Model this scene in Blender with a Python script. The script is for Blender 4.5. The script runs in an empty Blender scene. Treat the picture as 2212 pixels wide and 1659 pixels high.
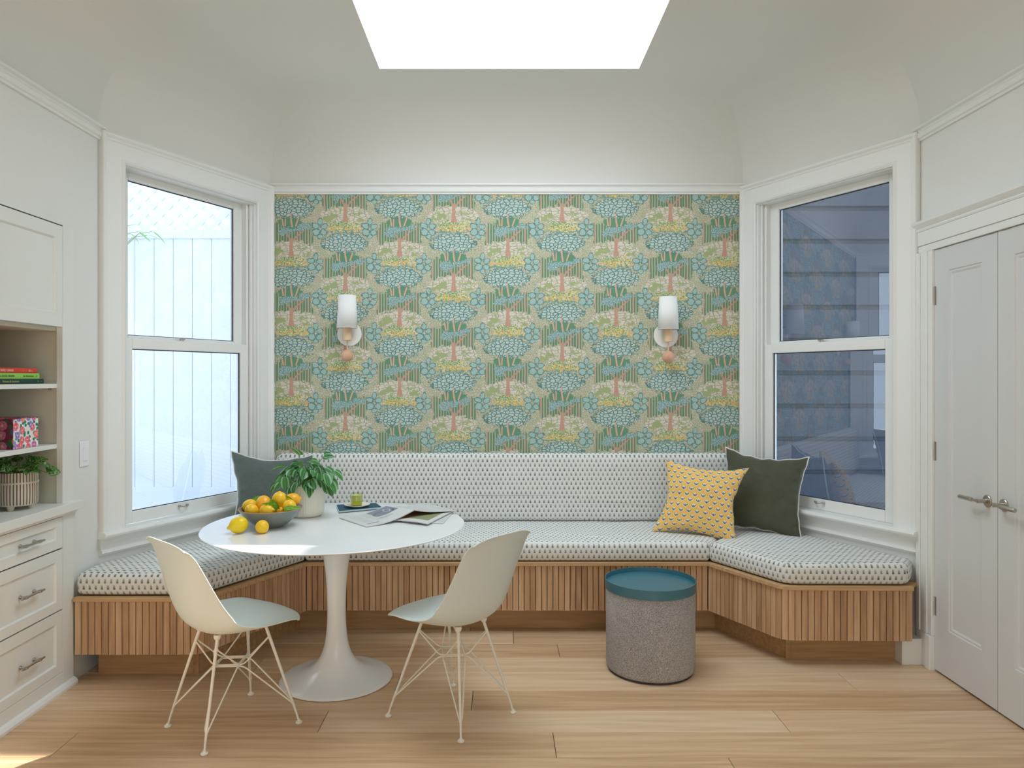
import bpy, bmesh, math, random
from mathutils import Vector, Matrix, noise
random.seed(7)
S = bpy.context.scene
COL = S.collection
PI = math.pi
# ------------------------------------------------------------------ camera, world, lights, exposure
F = 1590.0; CX = 1082.0; CY = 816.0; HC = 1.42
cam = bpy.data.cameras.new('camera'); cam_o = bpy.data.objects.new('camera', cam); COL.objects.link(cam_o)
cam_o.location = (0, 0, HC); cam_o.rotation_euler = (PI/2, 0, 0)
cam.sensor_width = 36; cam.lens = F/2212*36
cam.shift_x = (1106-CX)/2212; cam.shift_y = (CY-829.5)/2212
cam.clip_start = .05
S.camera = cam_o
W = bpy.data.worlds.new('sky'); S.world = W; W.use_nodes = True
bg = W.node_tree.nodes['Background']; bg.inputs[0].default_value = (.74, .87, 1.0, 1); bg.inputs[1].default_value = 2.8
def light(name, kind, loc, rot, energy, color=(1,1,1), sx=1, sy=1, portal=False):
    l = bpy.data.lights.new(name, kind); l.energy = energy; l.color = color
    if kind == 'AREA':
        l.shape = 'RECTANGLE'; l.size = sx; l.size_y = sy
        if portal: l.cycles.is_portal = True
    o = bpy.data.objects.new(name, l); o.location = loc; o.rotation_euler = rot; COL.objects.link(o); return o
SUN = Vector((-.458, -.358, -1)).normalized()
sun = light('sun', 'SUN', (0,0,8), (0,0,0), 9, (1, .95, .88)); sun.rotation_euler = SUN.to_track_quat('-Z', 'Y').to_euler(); sun.data.angle = .009
light('rear_fill_light', 'AREA', (.5, -2.5, 1.6), (PI/2, 0, 0), 50, (1, .99, .975), 2.5, 2.3)  # added fill lamp behind the viewpoint, no window is built there
light('skylight_daylight', 'AREA', (.046, 3.32, 3.585), (0, 0, 0), 43, (.82, .92, 1), 1.36, 1.44)
light('skylight_portal', 'AREA', (.046, 3.34, 3.60), (0, 0, 0), 1, sx=1.46, sy=1.5, portal=True)
ang = math.atan2(1.09, .515)
light('left_window_portal', 'AREA', (-1.83, 4.26, 1.6), (PI/2, 0, ang-PI), 1, sx=1.0, sy=1.95, portal=True)
light('right_window_portal', 'AREA', (1.93, 4.27, 1.6), (PI/2, 0, PI-ang), 1, sx=1.0, sy=1.95, portal=True)
S.view_settings.view_transform = 'Standard'; S.view_settings.look = 'None'; S.view_settings.gamma = 1
S.view_settings.use_curve_mapping = False; S.view_settings.exposure = -0.2
S.cycles.max_bounces = 9; S.cycles.diffuse_bounces = 5; S.cycles.glossy_bounces = 4; S.cycles.transparent_max_bounces = 12
S.cycles.caustics_reflective = False; S.cycles.caustics_refractive = False; S.cycles.sample_clamp_indirect = 6
# ------------------------------------------------------------------ helpers
def lin(r, g, b):
    f = lambda c: ((c/255)/12.92 if c/255 <= .04045 else ((c/255+.055)/1.055)**2.4)
    return (f(r), f(g), f(b))
def pt(px, py, Y): return Vector(((px-CX)*Y/F, Y, HC-(py-CY)*Y/F))
def onz(px, py, z):
    D = (HC-z)*F/(py-CY); return Vector(((px-CX)*D/F, D, z))
def tag(o, label=None, cat=None, group=None, kind=None):
    if label: o['label'] = label
    if cat: o['category'] = cat
    if group: o['group'] = group
    if kind: o['kind'] = kind
    return o
def empty(name, loc=(0,0,0), rz=0, parent=None):
    o = bpy.data.objects.new(name, None); COL.objects.link(o); o.location = loc; o.rotation_euler = (0,0,rz)
    o.empty_display_size = .05
    if parent: o.parent = parent
    return o
def thing(name, label, cat, loc=(0,0,0), rz=0, group=None):
    return tag(empty(name, loc, rz), label, cat, group)
def idf(a, b, c): return Vector((a, b, c))
class MB:
    def __init__(s, f=idf): s.bm = bmesh.new(); s.f = f
    def box(s, a0, b0, c0, a1, b1, c1, f=None):
        f = f or s.f
        v = [s.bm.verts.new(f(a, b, c)) for a in (a0,a1) for b in (b0,b1) for c in (c0,c1)]
        for q in ((0,1,3,2),(4,6,7,5),(0,4,5,1),(2,3,7,6),(0,2,6,4),(1,5,7,3)): s.bm.faces.new([v[i] for i in q])
        return s
    def prism(s, pts, z0, z1, f=None):
        f = f or s.f
        lo = [s.bm.verts.new(f(x, y, z0)) for x, y in pts]; hi = [s.bm.verts.new(f(x, y, z1)) for x, y in pts]
        n = len(pts); s.bm.faces.new(lo[::-1]); s.bm.faces.new(hi)
        for i in range(n): s.bm.faces.new((lo[i], lo[(i+1)%n], hi[(i+1)%n], hi[i]))
        return s
    def sweep(s, path, prof, closed=False, caps=True):
        # path: list of rings builder: each path element is a function (u,v)->Vector ; prof list of (u,v)
        rings = [[s.bm.verts.new(p(u, v)) for u, v in prof] for p in path]
        n = len(prof)
        R = len(rings)
        for i in range(R if closed else R-1):
            a, b = rings[i], rings[(i+1) % R]
            for j in range(n): s.bm.faces.new((a[j], a[(j+1)%n], b[(j+1)%n], b[j]))
        if caps and not closed: s.bm.faces.new(rings[0][::-1]); s.bm.faces.new(rings[-1])
        return s
    def tube(s, pts, r, seg=8, closed=False, caps=True):
        pts = [Vector(p) for p in pts]; n = len(pts)
        rr = r if isinstance(r, (list, tuple)) else [r]*n
        up = None; rings = []
        for i, p in enumerate(pts):
            if closed: d = pts[(i+1)%n]-pts[i-1]
            else: d = pts[min(i+1, n-1)]-pts[max(i-1, 0)]
            d.normalize()
            if up is None: up = Vector((0,0,1)) if abs(d.z) < .9 else Vector((1,0,0))
            x = d.cross(up)
            if x.length < 1e-4: x = d.cross(Vector((0,1,0)))
            x.normalize(); y = x.cross(d).normalized(); up = y
            rings.append([s.bm.verts.new(p+rr[i]*(math.cos(t)*x+math.sin(t)*y)) for t in [2*PI*k/seg for k in range(seg)]])
        for i in range(n if closed else n-1):
            a, b = rings[i], rings[(i+1)%n]
            for j in range(seg): s.bm.faces.new((a[j], a[(j+1)%seg], b[(j+1)%seg], b[j]))
        if caps and not closed: s.bm.faces.new(rings[0][::-1]); s.bm.faces.new(rings[-1])
        return s
    def lathe(s, prof, seg=48, c=(0,0,0), rmod=None, sx=1, sy=1):
        c = Vector(c); rings = []
        for r, z in prof:
            if r < 1e-6: rings.append([s.bm.verts.new(c+Vector((0,0,z)))])
            else:
                rings.append([s.bm.verts.new(c+Vector((sx*r*(rmod(t, z) if rmod else 1)*math.cos(t), sy*r*(rmod(t, z) if rmod else 1)*math.sin(t), z))) for t in [2*PI*k/seg for k in range(seg)]])
        for a, b in zip(rings, rings[1:]):
            for j in range(seg):
                k = (j+1) % seg
                if len(a) == 1 and len(b) == 1: continue
                if len(a) == 1: s.bm.faces.new((a[0], b[k], b[j]))
                elif len(b) == 1: s.bm.faces.new((a[j], a[k], b[0]))
                else: s.bm.faces.new((a[j], a[k], b[k], b[j]))
        return s
    def grid(s, nu, nv, fn, wrap=False):
        V = [[s.bm.verts.new(fn(i/nu, j/nv)) for j in range(nv+1)] for i in range(nu+1)]
        for i in range(nu):
            for j in range(nv): s.bm.faces.new((V[i][j], V[i+1][j], V[i+1][j+1], V[i][j+1]))
        return V
    def build(s, name, m, parent=None, smooth=False, bevel=0, seg=2, uv=None, label=None, recalc=True, sharp=.6):
        if recalc: bmesh.ops.recalc_face_normals(s.bm, faces=s.bm.faces)
        me = bpy.data.meshes.new(name)
        if uv:
            L = s.bm.loops.layers.uv.new('UVMap')
            s.bm.normal_update()
            for fc in s.bm.faces:
                for lp in fc.loops: lp[L].uv = uv(lp.vert.co, fc)
        if smooth:
            for e in s.bm.edges:
                if len(e.link_faces) == 2:
                    try: e.smooth = e.calc_face_angle() < sharp
                    except ValueError: pass
            for fc in s.bm.faces: fc.smooth = True
        s.bm.to_mesh(me); s.bm.free()
        if m: me.materials.append(m)
        o = bpy.data.objects.new(name, me); COL.objects.link(o)
        if parent: o.parent = parent
        if bevel:
            b = o.modifiers.new('bevel', 'BEVEL'); b.width = bevel; b.segments = seg; b.limit_method = 'ANGLE'; b.harden_normals = False
        if label: o['label'] = label
        return o
def dup(o, parent=None):
    c = o.copy(); COL.objects.link(c)
    if parent: c.parent = parent
    return c
# ------------------------------------------------------------------ materials
class NT:
    """tiny expression language that writes shader nodes"""
    def __init__(s, name):
        s.m = bpy.data.materials.new(name); s.m.use_nodes = True; s.t = s.m.node_tree
        s.b = s.t.nodes['Principled BSDF']; s.out = s.t.nodes['Material Output']
    def n(s, k): return s.t.nodes.new(k)
    def link(s, a, b):
        if isinstance(a, E): a = a.s
        if isinstance(a, (int, float)): b.default_value = a
        elif isinstance(a, tuple): b.default_value = a if len(a) == 4 or b.type == 'VECTOR' else (*a, 1)
        else: s.t.links.new(a, b)
    def math(s, op, *a, clamp=False):
        n = s.n('ShaderNodeMath'); n.operation = op; n.use_clamp = clamp
        for i, x in enumerate(a): s.link(x, n.inputs[i])
        return E(s, n.outputs[0])
    def xyz(s, v):
        n = s.n('ShaderNodeSeparateXYZ'); s.link(v, n.inputs[0]); return [E(s, o) for o in n.outputs]
    def vec(s, x, y, z=0):
        n = s.n('ShaderNodeCombineXYZ')
        for i, a in enumerate((x, y, z)): s.link(a, n.inputs[i])
        return n.outputs[0]
    def obj(s): return s.n('ShaderNodeTexCoord').outputs['Object']
    def uv(s): return s.n('ShaderNodeTexCoord').outputs['UV']
    def rnd(s): return E(s, s.n('ShaderNodeObjectInfo').outputs['Random'])
    def noise(s, v, scale, detail=2, rough=.5, dist=0):
        n = s.n('ShaderNodeTexNoise'); s.link(v, n.inputs['Vector']); n.inputs['Scale'].default_value = scale
        n.inputs['Detail'].default_value = detail; n.inputs['Roughness'].default_value = rough; n.inputs['Distortion'].default_value = dist
        return E(s, n.outputs['Fac'])
    def vor(s, v, scale, feat='F1', rand=1, out='Distance', dim='2D'):
        n = s.n('ShaderNodeTexVoronoi'); n.voronoi_dimensions = dim; n.feature = feat
        s.link(v, n.inputs['Vector']); n.inputs['Scale'].default_value = scale; n.inputs['Randomness'].default_value = rand
        return E(s, n.outputs[out]) if out == 'Distance' else n.outputs[out]
    def mix(s, f, a, b):
        n = s.n('ShaderNodeMix'); n.data_type = 'RGBA'; s.link(f, n.inputs[0]); s.link(a, n.inputs[6]); s.link(b, n.inputs[7]); return n.outputs[2]
    def ramp(s, f, stops):
        n = s.n('ShaderNodeValToRGB'); s.link(f, n.inputs[0]); e = n.color_ramp.elements
        while len(e) < len(stops): e.new(.5)
        for i, (p, c) in enumerate(stops): e[i].position = p; e[i].color = (*c, 1)
        return n.outputs[0]
    def below(s, a, t, w): return s.math('MULTIPLY_ADD', a, -1/w, t/w+.5, clamp=True) if not isinstance(t, E) else s.math('MULTIPLY_ADD', a-t, -1/w, .5, clamp=True)
    def above(s, a, t, w): return a.above(t, w)
    def ell(s, x, y, cx, cy, rx, ry):
        a = (x-cx)/rx; b = (y-cy)/ry; return (a*a+b*b).sqrt()
    def seg(s, x, y, x0, y0, x1, y1):
        dx, dy = x1-x0, y1-y0; l2 = dx*dx+dy*dy
        t = s.math('MULTIPLY', (x-x0)*dx+(y-y0)*dy, 1/l2, clamp=True)
        a = x-x0-t*dx; b = y-y0-t*dy
        return (a*a+b*b).sqrt()
    def bump(s, h, strength=.3, dist=.002):
        n = s.n('ShaderNodeBump'); s.link(h, n.inputs['Height']); n.inputs['Strength'].default_value = strength; n.inputs['Distance'].default_value = dist
        s.t.links.new(n.outputs[0], s.b.inputs['Normal'])
    def set(s, color=None, rough=None, metal=None, **k):
        if color is not None: s.link(color, s.b.inputs['Base Color'])
        if rough is not None: s.link(rough, s.b.inputs['Roughness'])
        if metal is not None: s.link(metal, s.b.inputs['Metallic'])
        for a, v in k.items(): s.link(v, s.b.inputs[a.replace('_', ' ')])
        return s.m
class E:
    def __init__(s, nt, sock): s.nt, s.s = nt, sock
    def __add__(s, o): return s.nt.math('ADD', s, o)
    __radd__ = __add__
    def __sub__(s, o): return s.nt.math('SUBTRACT', s, o)
    def __rsub__(s, o): return s.nt.math('SUBTRACT', o, s)
    def __mul__(s, o): return s.nt.math('MULTIPLY', s, o)
    __rmul__ = __mul__
    def __truediv__(s, o): return s.nt.math('DIVIDE', s, o)
    def sqrt(s): return s.nt.math('SQRT', s)
    def floor(s): return s.nt.math('FLOOR', s)
    def frac(s): return s.nt.math('FRACT', s)
    def abs(s): return s.nt.math('ABSOLUTE', s)
    def max(s, o): return s.nt.math('MAXIMUM', s, o)
    def min(s, o): return s.nt.math('MINIMUM', s, o)
    def above(s, t, w): return s.nt.math('MULTIPLY_ADD', s, 1/w, -t/w+.5, clamp=True)
    def below(s, t, w): return s.nt.math('MULTIPLY_ADD', s, -1/w, t/w+.5, clamp=True)

def plain(name, c, rough=.5, metal=0, grain=0, gs=200, var=0, **k):
    t = NT(name); col = c
    if var:
        f = t.noise(t.obj(), 3, 3)
        col = t.mix(f, tuple(x*(1-var) for x in c), tuple(min(1, x*(1+var)) for x in c))
    t.set(col, rough, metal, **k)
    if grain: t.bump(t.noise(t.obj(), gs, 2), grain, .001)
    return t.m
M = {}
M['wall'] = plain('wall paint', (.78, .785, .755), .75, grain=.08, gs=90, var=.01)
M['ceil'] = plain('ceiling paint', (.76, .757, .72), .85, grain=.08, gs=60, var=.01)
M['trim'] = plain('white trim paint', (.83, .84, .82), .38, grain=.03, gs=60, var=.01)
M['cab'] = plain('cabinet paint', (.79, .80, .765), .42, grain=.03, gs=60, var=.01)
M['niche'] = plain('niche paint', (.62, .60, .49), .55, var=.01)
M['door'] = plain('closet door paint', (.68, .685, .68), .4, grain=.03, gs=60, var=.01)
M['table'] = plain('glossy white lacquer', (.86, .87, .88), .16, Specular_IOR_Level=.5, var=.004)
M['shell'] = plain('pale mint plastic', (.71, .79, .77), .42, grain=.05, gs=900, var=.01)
M['wire'] = plain('cream powder coated steel', (.84, .80, .71), .4, var=.01)
M['nickel'] = plain('brushed nickel', (.50, .47, .42), .32, 1, var=.05)
M['hinge'] = plain('satin nickel hinge', (.42, .40, .37), .4, 1, var=.05)
M['dark'] = plain('dark gap', (.05, .05, .05), .8, var=.1)
M['gasket'] = plain('black window gasket', (.03, .035, .05), .6, var=.1)
M['switch'] = plain('white switch plastic', (.88, .88, .92), .35, var=.005)
M['sage'] = None
def wood(name, c0, c1, c2, axis, scale=1., rough=.45, vary=.5):
    t = NT(name); x, y, z = t.xyz(t.obj()); r = t.rnd()
    o = r*37.0
    st = [3., 3., 3.]; 
    long = .05
    sc = [1., 1., 1.]; sc[axis] = long
    v = t.vec(x*sc[0]+o, y*sc[1]+o*.7, z*sc[2]+o*1.3)
    g = t.noise(v, 55*scale, 4, .62, .25)
    sc[axis] = .16
    v2 = t.vec(x*sc[0]+o, y*sc[1]+o*.7, z*sc[2]+o*1.3)
    w = t.n('ShaderNodeTexWave'); w.wave_type = 'BANDS'; w.bands_direction = 'Y' if axis != 1 else 'X'
    t.link(v2, w.inputs['Vector']); w.inputs['Scale'].default_value = 9*scale; w.inputs['Distortion'].default_value = 11; w.inputs['Detail'].default_value = 2; w.inputs['Detail Scale'].default_value = 1.3
    wv = E(t, w.outputs['Fac'])
    f = g*.95-.10+wv*.13+(r-.5)*vary+.06
    col = t.ramp(f, [(.18, c0), (.5, c1), (.85, c2)])
    t.set(col, rough); t.bump(g, .12, .0008)
    return t.m
M['floor'] = wood('oiled oak floor', lin(192,155,118), lin(216,182,145), lin(231,203,171), 0, .6, .38, .42)
M['slat'] = wood('oak slats', lin(166,129,94), lin(195,155,117), lin(216,182,147), 2, 1.2, .5, .42)
M['rail'] = wood('oak rail', lin(176,140,98), lin(198,162,118), lin(214,182,140), 0, 1., .5, .1)
M['kick'] = wood('oak toe kick', lin(150,114,74), lin(176,138,94), lin(194,158,112), 0, 1., .5, .1)
M['beech'] = wood('pale turned beech', lin(206,172,138), lin(222,190,156), lin(234,206,176), 2, 1., .5, .1)
M['ball'] = wood('pink beech ball', lin(200,150,120), lin(214,166,136), lin(226,184,154), 2, 1., .5, .1)
# glass: straight-through pane with real fresnel reflection
def pane_mat(name, tint, ior=1.5, boost=1.0):
    t = NT(name); t.t.nodes.remove(t.b)
    tr = t.n('ShaderNodeBsdfTransparent'); tr.inputs[0].default_value = (*tint, 1)
    gl = t.n('ShaderNodeBsdfGlossy'); gl.inputs['Roughness'].default_value = 0.0
    fr = t.n('ShaderNodeFresnel'); fr.inputs[0].default_value = ior
    gm = t.n('ShaderNodeNewGeometry'); f = E(t, fr.outputs[0])*boost*(1.0-E(t, gm.outputs['Backfacing']))
    mx = t.n('ShaderNodeMixShader'); t.link(t.math('MINIMUM', f, 1.0), mx.inputs[0]); t.t.links.new(tr.outputs[0], mx.inputs[1]); t.t.links.new(gl.outputs[0], mx.inputs[2])
    t.t.links.new(mx.outputs[0], t.out.inputs[0]); return t.m
M['pane'] = pane_mat('window glass', (.95, .97, .99), 1.52, 4.2)
M['sky_pane'] = pane_mat('skylight glass', (.97, .98, .99))
M['cup'] = pane_mat('clear cup glass', (.90, .93, .86), 1.45, 1.6)
# --- dash print upholstery, uv in metres
def dash_fabric():
    t = NT('dash print upholstery'); u, v, _ = t.xyz(t.uv())
    p = .0286
    row = (v/p).floor(); par = (row*.5).frac()      # 0 or .5
    rj = t.noise(t.vec(u, v), 90, 1)
    uu = u/p+par
    cell = t.vec(uu.floor(), row); wn = t.n('ShaderNodeTexWhiteNoise'); wn.noise_dimensions = '2D'; t.link(cell, wn.inputs['Vector']); rc = E(t, wn.outputs['Value'])
    fu = uu.frac()-.5; fv = (v/p).frac()
    wdt = .185-(fv-.30).max(0)*.07
    my = fv.above(.14, .08)*fv.below(.86, .12)
    mx = t.below(fu.abs()+(rj-.5)*.08, wdt, .07)
    dark = t.math('SUBTRACT', 1.2, fv*1.0, clamp=True)
    f = my*mx*dark*(.78+rc*.3)
    weave = t.noise(t.vec(u, v*1.0), 700, 2)
    base = t.mix(weave, lin(214,215,210), lin(236,236,232))
    col = t.mix(t.math('MULTIPLY', f, .95, clamp=True), base, lin(70,84,78))
    t.set(col, .9, Sheen_Weight=.1); t.bump(weave, .25, .0008); return t.m
M['dash'] = dash_fabric()
def velvet(name, c):
    t = NT(name); f = t.noise(t.obj(), 14, 4, .6); g = t.noise(t.obj(), 420, 2)
    col = t.mix(f, tuple(x*.8 for x in c), tuple(x*1.25 for x in c)); t.set(col, .85, Sheen_Weight=.35, Sheen_Roughness=.4); t.bump(g*.06+f, .55, .016); return t.m
M['velvet_green'] = velvet('dark green velvet', lin(74,77,58))
M['velvet_grey'] = velvet('grey green velvet', lin(88,100,96))
M['piping'] = plain('white piping', (.72, .72, .68), .8, grain=.2, gs=500, var=.02)
def block_print():
    t = NT('yellow block print cotton'); u, v, _ = t.xyz(t.uv())
    px, py = .047, .033
    row = (v/py).floor(); par = (row*.5).frac(); uu = u/px+par
    x = (uu.frac()-.5); y = ((v/py).frac()-.5)
    n = t.noise(t.vec(u, v), 40, 3)
    gold = t.mix(n, lin(224,172,36), lin(240,196,74))
    # peach lattice between cells
    d = x.abs()*1.0+y.abs()*.5
    col = t.mix(d.above(.42, .1)*.8, gold, lin(240,190,104))
    col = t.mix(t.math('MULTIPLY', (d-.405).abs().below(.03, .03), .8), col, lin(238,214,160))
    white = (x.abs()*1.15+(y-.02).abs()*.85).below(.39, .06)
    col = t.mix(white*.9, col, lin(236,230,212))
    petal = t.below((y+.17-x.abs()*1.25).abs(), .12, .06)*x.abs().below(.27, .04)
    core = t.ell(x, y, 0, .0, .055, .24).below(1, .3)
    col = t.mix(petal.max(core)*.92, col, lin(70,88,132))
    t.set(col, .85, Sheen_Weight=.1); t.bump(t.noise(t.vec(u, v), 900, 2), .2, .0005); return t.m
M['block'] = block_print()
def wallpaper():
    t = NT('woodland wallpaper'); X, _, Z = t.xyz(t.obj())
    K = .3494/539
    u = (X+.308)/.3494+.5; c = u.floor(); x = (u-c-.5)*539.0
    v = (2.353-Z)/.4493+c*.5; y = v.frac()*693.0
    V2 = t.vec(X*(1/K)*.01, Z*(1/K)*.01)             # units of 100
    n1 = t.noise(V2, .9, 3); n2 = t.noise(V2, 2.6, 3); n3 = t.noise(V2, 7, 2)
    wx = x+(n1-.5)*130+(n3-.5)*30; wy = y+(n2-.5)*120+(n3-.5)*50
    olive = lin(176,179,143); cream = lin(212,202,184); green = lin(90,122,94); teal = lin(76,120,116)
    lgreen = lin(160,178,146); aqua = lin(160,200,190); pink = lin(184,142,122)
    col = t.mix(n1.above(.5, .06), olive, lin(190,186,154))
    vd = t.vor(V2, 4.4, 'DISTANCE_TO_EDGE'); fine = t.vor(V2, 11, 'DISTANCE_TO_EDGE')
    col = t.mix(n2.above(.56, .03)*.8, col, lin(206,198,176))
    col = t.mix(n1.below(.46, .03)*.6, col, lin(206,186,168)); col = t.mix(vd.below(.06, .04)*.8, col, lin(104,128,94)); col = t.mix(fine.below(.06, .05)*.35, col, lin(110,128,100))
    # forest of stripes
    fm = t.below((wy-360).abs(), 112, 14)*t.below((wx-5).abs(), 215, 14)
    col = t.mix(fm, col, t.mix(n2.above(.5,.1), green, lin(104,122,86)))
    sx = (x+(n1-.5)*8)/27.0; sid = sx.floor(); wn = t.n('ShaderNodeTexWhiteNoise'); wn.noise_dimensions = '1D'; t.link(sid, wn.inputs['W']); rs = E(t, wn.outputs['Value'])
    st = t.below((sx.frac()-.5).abs(), rs*.16+.10, .08)
    col = t.mix(st*fm, col, t.mix(rs.above(.72, .02), lgreen, lin(192,156,138)))
    # cream ground
    gm = t.ell(wx, wy, 0, 515, 246, 92).below(1, .05)
    gl = t.vor(t.vec(x*.01+n1*.6, y*.018+n2*.6), 1.7, 'DISTANCE_TO_EDGE')
    g = t.mix(n3.above(.60, .05)*.5, cream, lin(192,174,156))
    g = t.mix(gl.below(.06, .04)*.8, g, lin(118,126,98)); g = t.mix(n2.above(.58, .03)*.8, g, lin(164,170,124))
    col = t.mix(gm, col, g)
    for (cx, cy, rx, ry) in ((-115, 520, 52, 30), (-175, 556, 40, 24), (150, 560, 46, 18), (120, 500, 60, 12)):
        col = t.mix(t.ell(wx, wy, cx, cy, rx, ry).below(1, .12), col, lin(152,164,110))
    # mound, flowers
    md = t.ell(wx, wy, 0, 622, 150, 50).below(1, .08); sp = t.vor(V2, 6.5)
    col = t.mix(md, col, t.mix(sp.above(.36, .1), lin(190,200,160), lin(126,150,92)))
    fl = t.ell(wx, wy, 15, 652, 200, 34).below(1, .15); fc = t.vor(V2, 5, 'F1', 1, 'Color'); fr_, fg_, fb_ = t.xyz(fc)
    fd = t.vor(V2, 5)
    fcol = t.mix(fr_.above(.55, .02), lin(224,184,84), t.mix(fg_.above(.5, .02), lin(222,158,108), lin(228,206,150)))
    col = t.mix(fl*fd.below(.42, .1), col, fcol)
    y2f = t.ell(wx, wy, 95, 600, 60, 40).below(1, .2); col = t.mix(y2f*fd.below(.36, .1), col, t.mix(fb_.above(.5,.02), lin(224,196,110), lin(214,200,196)))
    # main trunk and branches
    tk = t.below((x-6+(n1-.5)*14).abs(), (y-500).max(0)*.16+17, 3)*t.below((y-490).abs(), 92, 6)
    col = t.mix(tk, col, t.mix(n3, lin(170,118,98), lin(206,158,134)))
    for (x0, y0, x1, y1, w_) in ((4, 430, -48, 330, 8), (10, 440, 60, 380, 9), (60, 380, 132, 320, 6)):
        col = t.mix(t.seg(x, y, x0, y0, x1, y1).below(w_, 3), col, pink)
    # small blue crown
    sc = t.vor(V2, 8.5)
    bl = t.ell(wx, wy, -45, 318, 78, 34).min(t.ell(wx, wy, 45, 306, 62, 24)).min(t.ell(wx, wy, 140, 284, 52, 26)).min(t.ell(wx, wy, -88, 352, 46, 28)).below(1, .1)
    col = t.mix(bl, col, t.mix(sc.above(.34, .12), lin(168,192,188), lin(108,146,146)))
    # thicket under the canopy
    tm = t.ell(wx, wy, 0, 238, 125, 52).below(1, .1); col = t.mix(tm, col, lin(84,134,100))
    for (x0, y0, x1, y1, w_) in ((-85, 200, -74, 272, 7), (-52, 195, -54, 272, 6), (-5, 150, 14, 280, 8), (78, 195, 52, 272, 7)):
        col = t.mix(t.seg(x, y, x0, y0, x1, y1).below(w_, 3), col, lin(212,160,138))
    # canopy
    dyy = y+(n2-.5)*60+(n3-.5)*90-108.0; dxx = (x+(n3-.5)*95+(n2-.5)*40)/238.0; dyn = (dyy/92.0).max(dyy/-112.0); dome = (dxx*dxx+dyn*dyn).sqrt()
    vv_ = t.vec(x*.01*.8+n1*.35, y*.013+n2*.25); dF = t.vor(vv_, 2.9, 'F1', .9); dome = dome+dF*dF*.42-.05
    cm = dome.below(1, .03)
    dv = t.vor(vv_, 2.9, 'DISTANCE_TO_EDGE', .9)
    dv2 = t.vor(V2, 6.2, 'DISTANCE_TO_EDGE')
    cc = t.mix(dv2.below(.10, .08)*.6, lin(190,206,196), lin(116,156,150))
    cc = t.mix(dv.below(.105, .05), cc, lin(68,112,108))
    cc = t.mix(dome.above(.90, .05), cc, lin(72,116,110))
    col = t.mix(cm, col, cc)
    col = t.mix(t.seg(x, y, 0, 150, 6, 245).below(7, 3)*y.above(150, 4), col, lin(206,160,138))
    # teal line over canopy
    col = t.mix(t.below((wy-684).abs(), 9, 6)*t.below(x.abs(), 190, 30), col, lin(96,142,134))
    # leaf clusters on the column borders
    u2 = u+.5; c2 = u2.floor(); x2 = (u2-c2-.5)*539.0; y2 = ((2.353-Z)/.4493+c2*.5).frac()*693.0
    leaf = None
    for (cx, cy) in ((24, 640), (-20, 296)):
        for (dx, dy, rx, ry, a) in ((0, -62, 24, 36, .1), (-46, -20, 40, 28, .3), (40, -14, 36, 26, -.3), (-40, 42, 40, 38, -.4), (36, 46, 34, 30, .4), (0, 88, 30, 22, 0)):
            X_ = x2+(n3-.5)*36-(cx+dx); Y_ = y2+(n2-.5)*40-(cy+dy)
            ca, sa = math.cos(a), math.sin(a)
            e = (((X_*ca+Y_*sa)/rx), ((Y_*ca-X_*sa)/ry)); e = (e[0]*e[0]+e[1]*e[1]).sqrt()
            leaf = e if leaf is None else leaf.min(e)
            if cy > 600 and cy+dy+ry > 693:
                Y_ = y2+(n2-.5)*40-(cy+dy-693); e = (((X_*ca+Y_*sa)/rx), ((Y_*ca-X_*sa)/ry)); leaf = leaf.min((e[0]*e[0]+e[1]*e[1]).sqrt())
    vein = t.vor(V2, 7, 'DISTANCE_TO_EDGE').below(.05, .05)
    lc = t.mix(leaf.above(.80, .1).max(vein*.45), t.mix(n2, lin(140,180,174), lin(170,196,184)), teal)
    col = t.mix(leaf.below(1.04, .06), col, lc)
    gmn = t.n('ShaderNodeGamma'); gmn.inputs[1].default_value = .84; t.link(col, gmn.inputs[0]); t.set(gmn.outputs[0], .8); return t.m
M['wallpaper'] = wallpaper()
# ------------------------------------------------------------------ room shell
XL, XR, YB, YF = -2.0, 2.103, 4.75, -2.6
AL = Vector((XL, 3.66, 0)); BL = Vector((-1.485, YB, 0)); AR = Vector((XR, 3.69, 0)); BR = Vector((1.5625, YB, 0))
def wallframe(A, B, sgn):
    d = (B-A); L = d.length; u = d.normalized(); n = Vector((u.y, -u.x, 0))*sgn   # n points into the room
    return L, (lambda s, c, z: A+u*s+n*c+Vector((0,0,z)))
LL, FL = wallframe(AL, BL, 1); LR, FR = wallframe(AR, BR, -1)
ZC, RC = 2.67, .46; ZT = ZC+RC
def structure(o, label): o['kind'] = 'structure'; o['label'] = label; return o
# floor: individual planks on a dark subfloor
fl = structure(empty('floor'), 'wide plank pale oak floor')
MB().box(XL-.1, YF, -.03, XR+.1, YB+.1, -.019).build('subfloor', M['dark'], fl)
PW = .1965; y0 = 2.753
joints = {0: (-1.69, .208), 1: (-.735, 1.16), 2: (-.126,), 3: (-.48, 1.62), 4: (-1.2, .9), 5: (.3,), -1: (.85,), -2: (-.4,)}
k = -27
while y0+PW*k < YB+.05:
    ya = y0+PW*k; yb = min(ya+PW-.0022, YB+.06)
    xs = list(joints.get(k, ()))
    if not xs:
        x = XL+random.uniform(.3, 1.9)
        while x < XR: xs.append(x); x += random.uniform(1.5, 2.3)
    ed = [XL-.05]+xs+[XR+.05]
    for a, b in zip(ed, ed[1:]):
        dz = random.uniform(-.0003, .0003)
        MB().box(a+.0011, ya, -.018, b-.0011, yb, dz).build('plank', M['floor'], fl, bevel=.0012, seg=1)
    k += 1
def wall(name, label, boxes, f=idf, m='wall'):
    mb = MB(f)
    for b in boxes: mb.box(*b)
    return structure(mb.build(name, M[m]), label)
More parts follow.
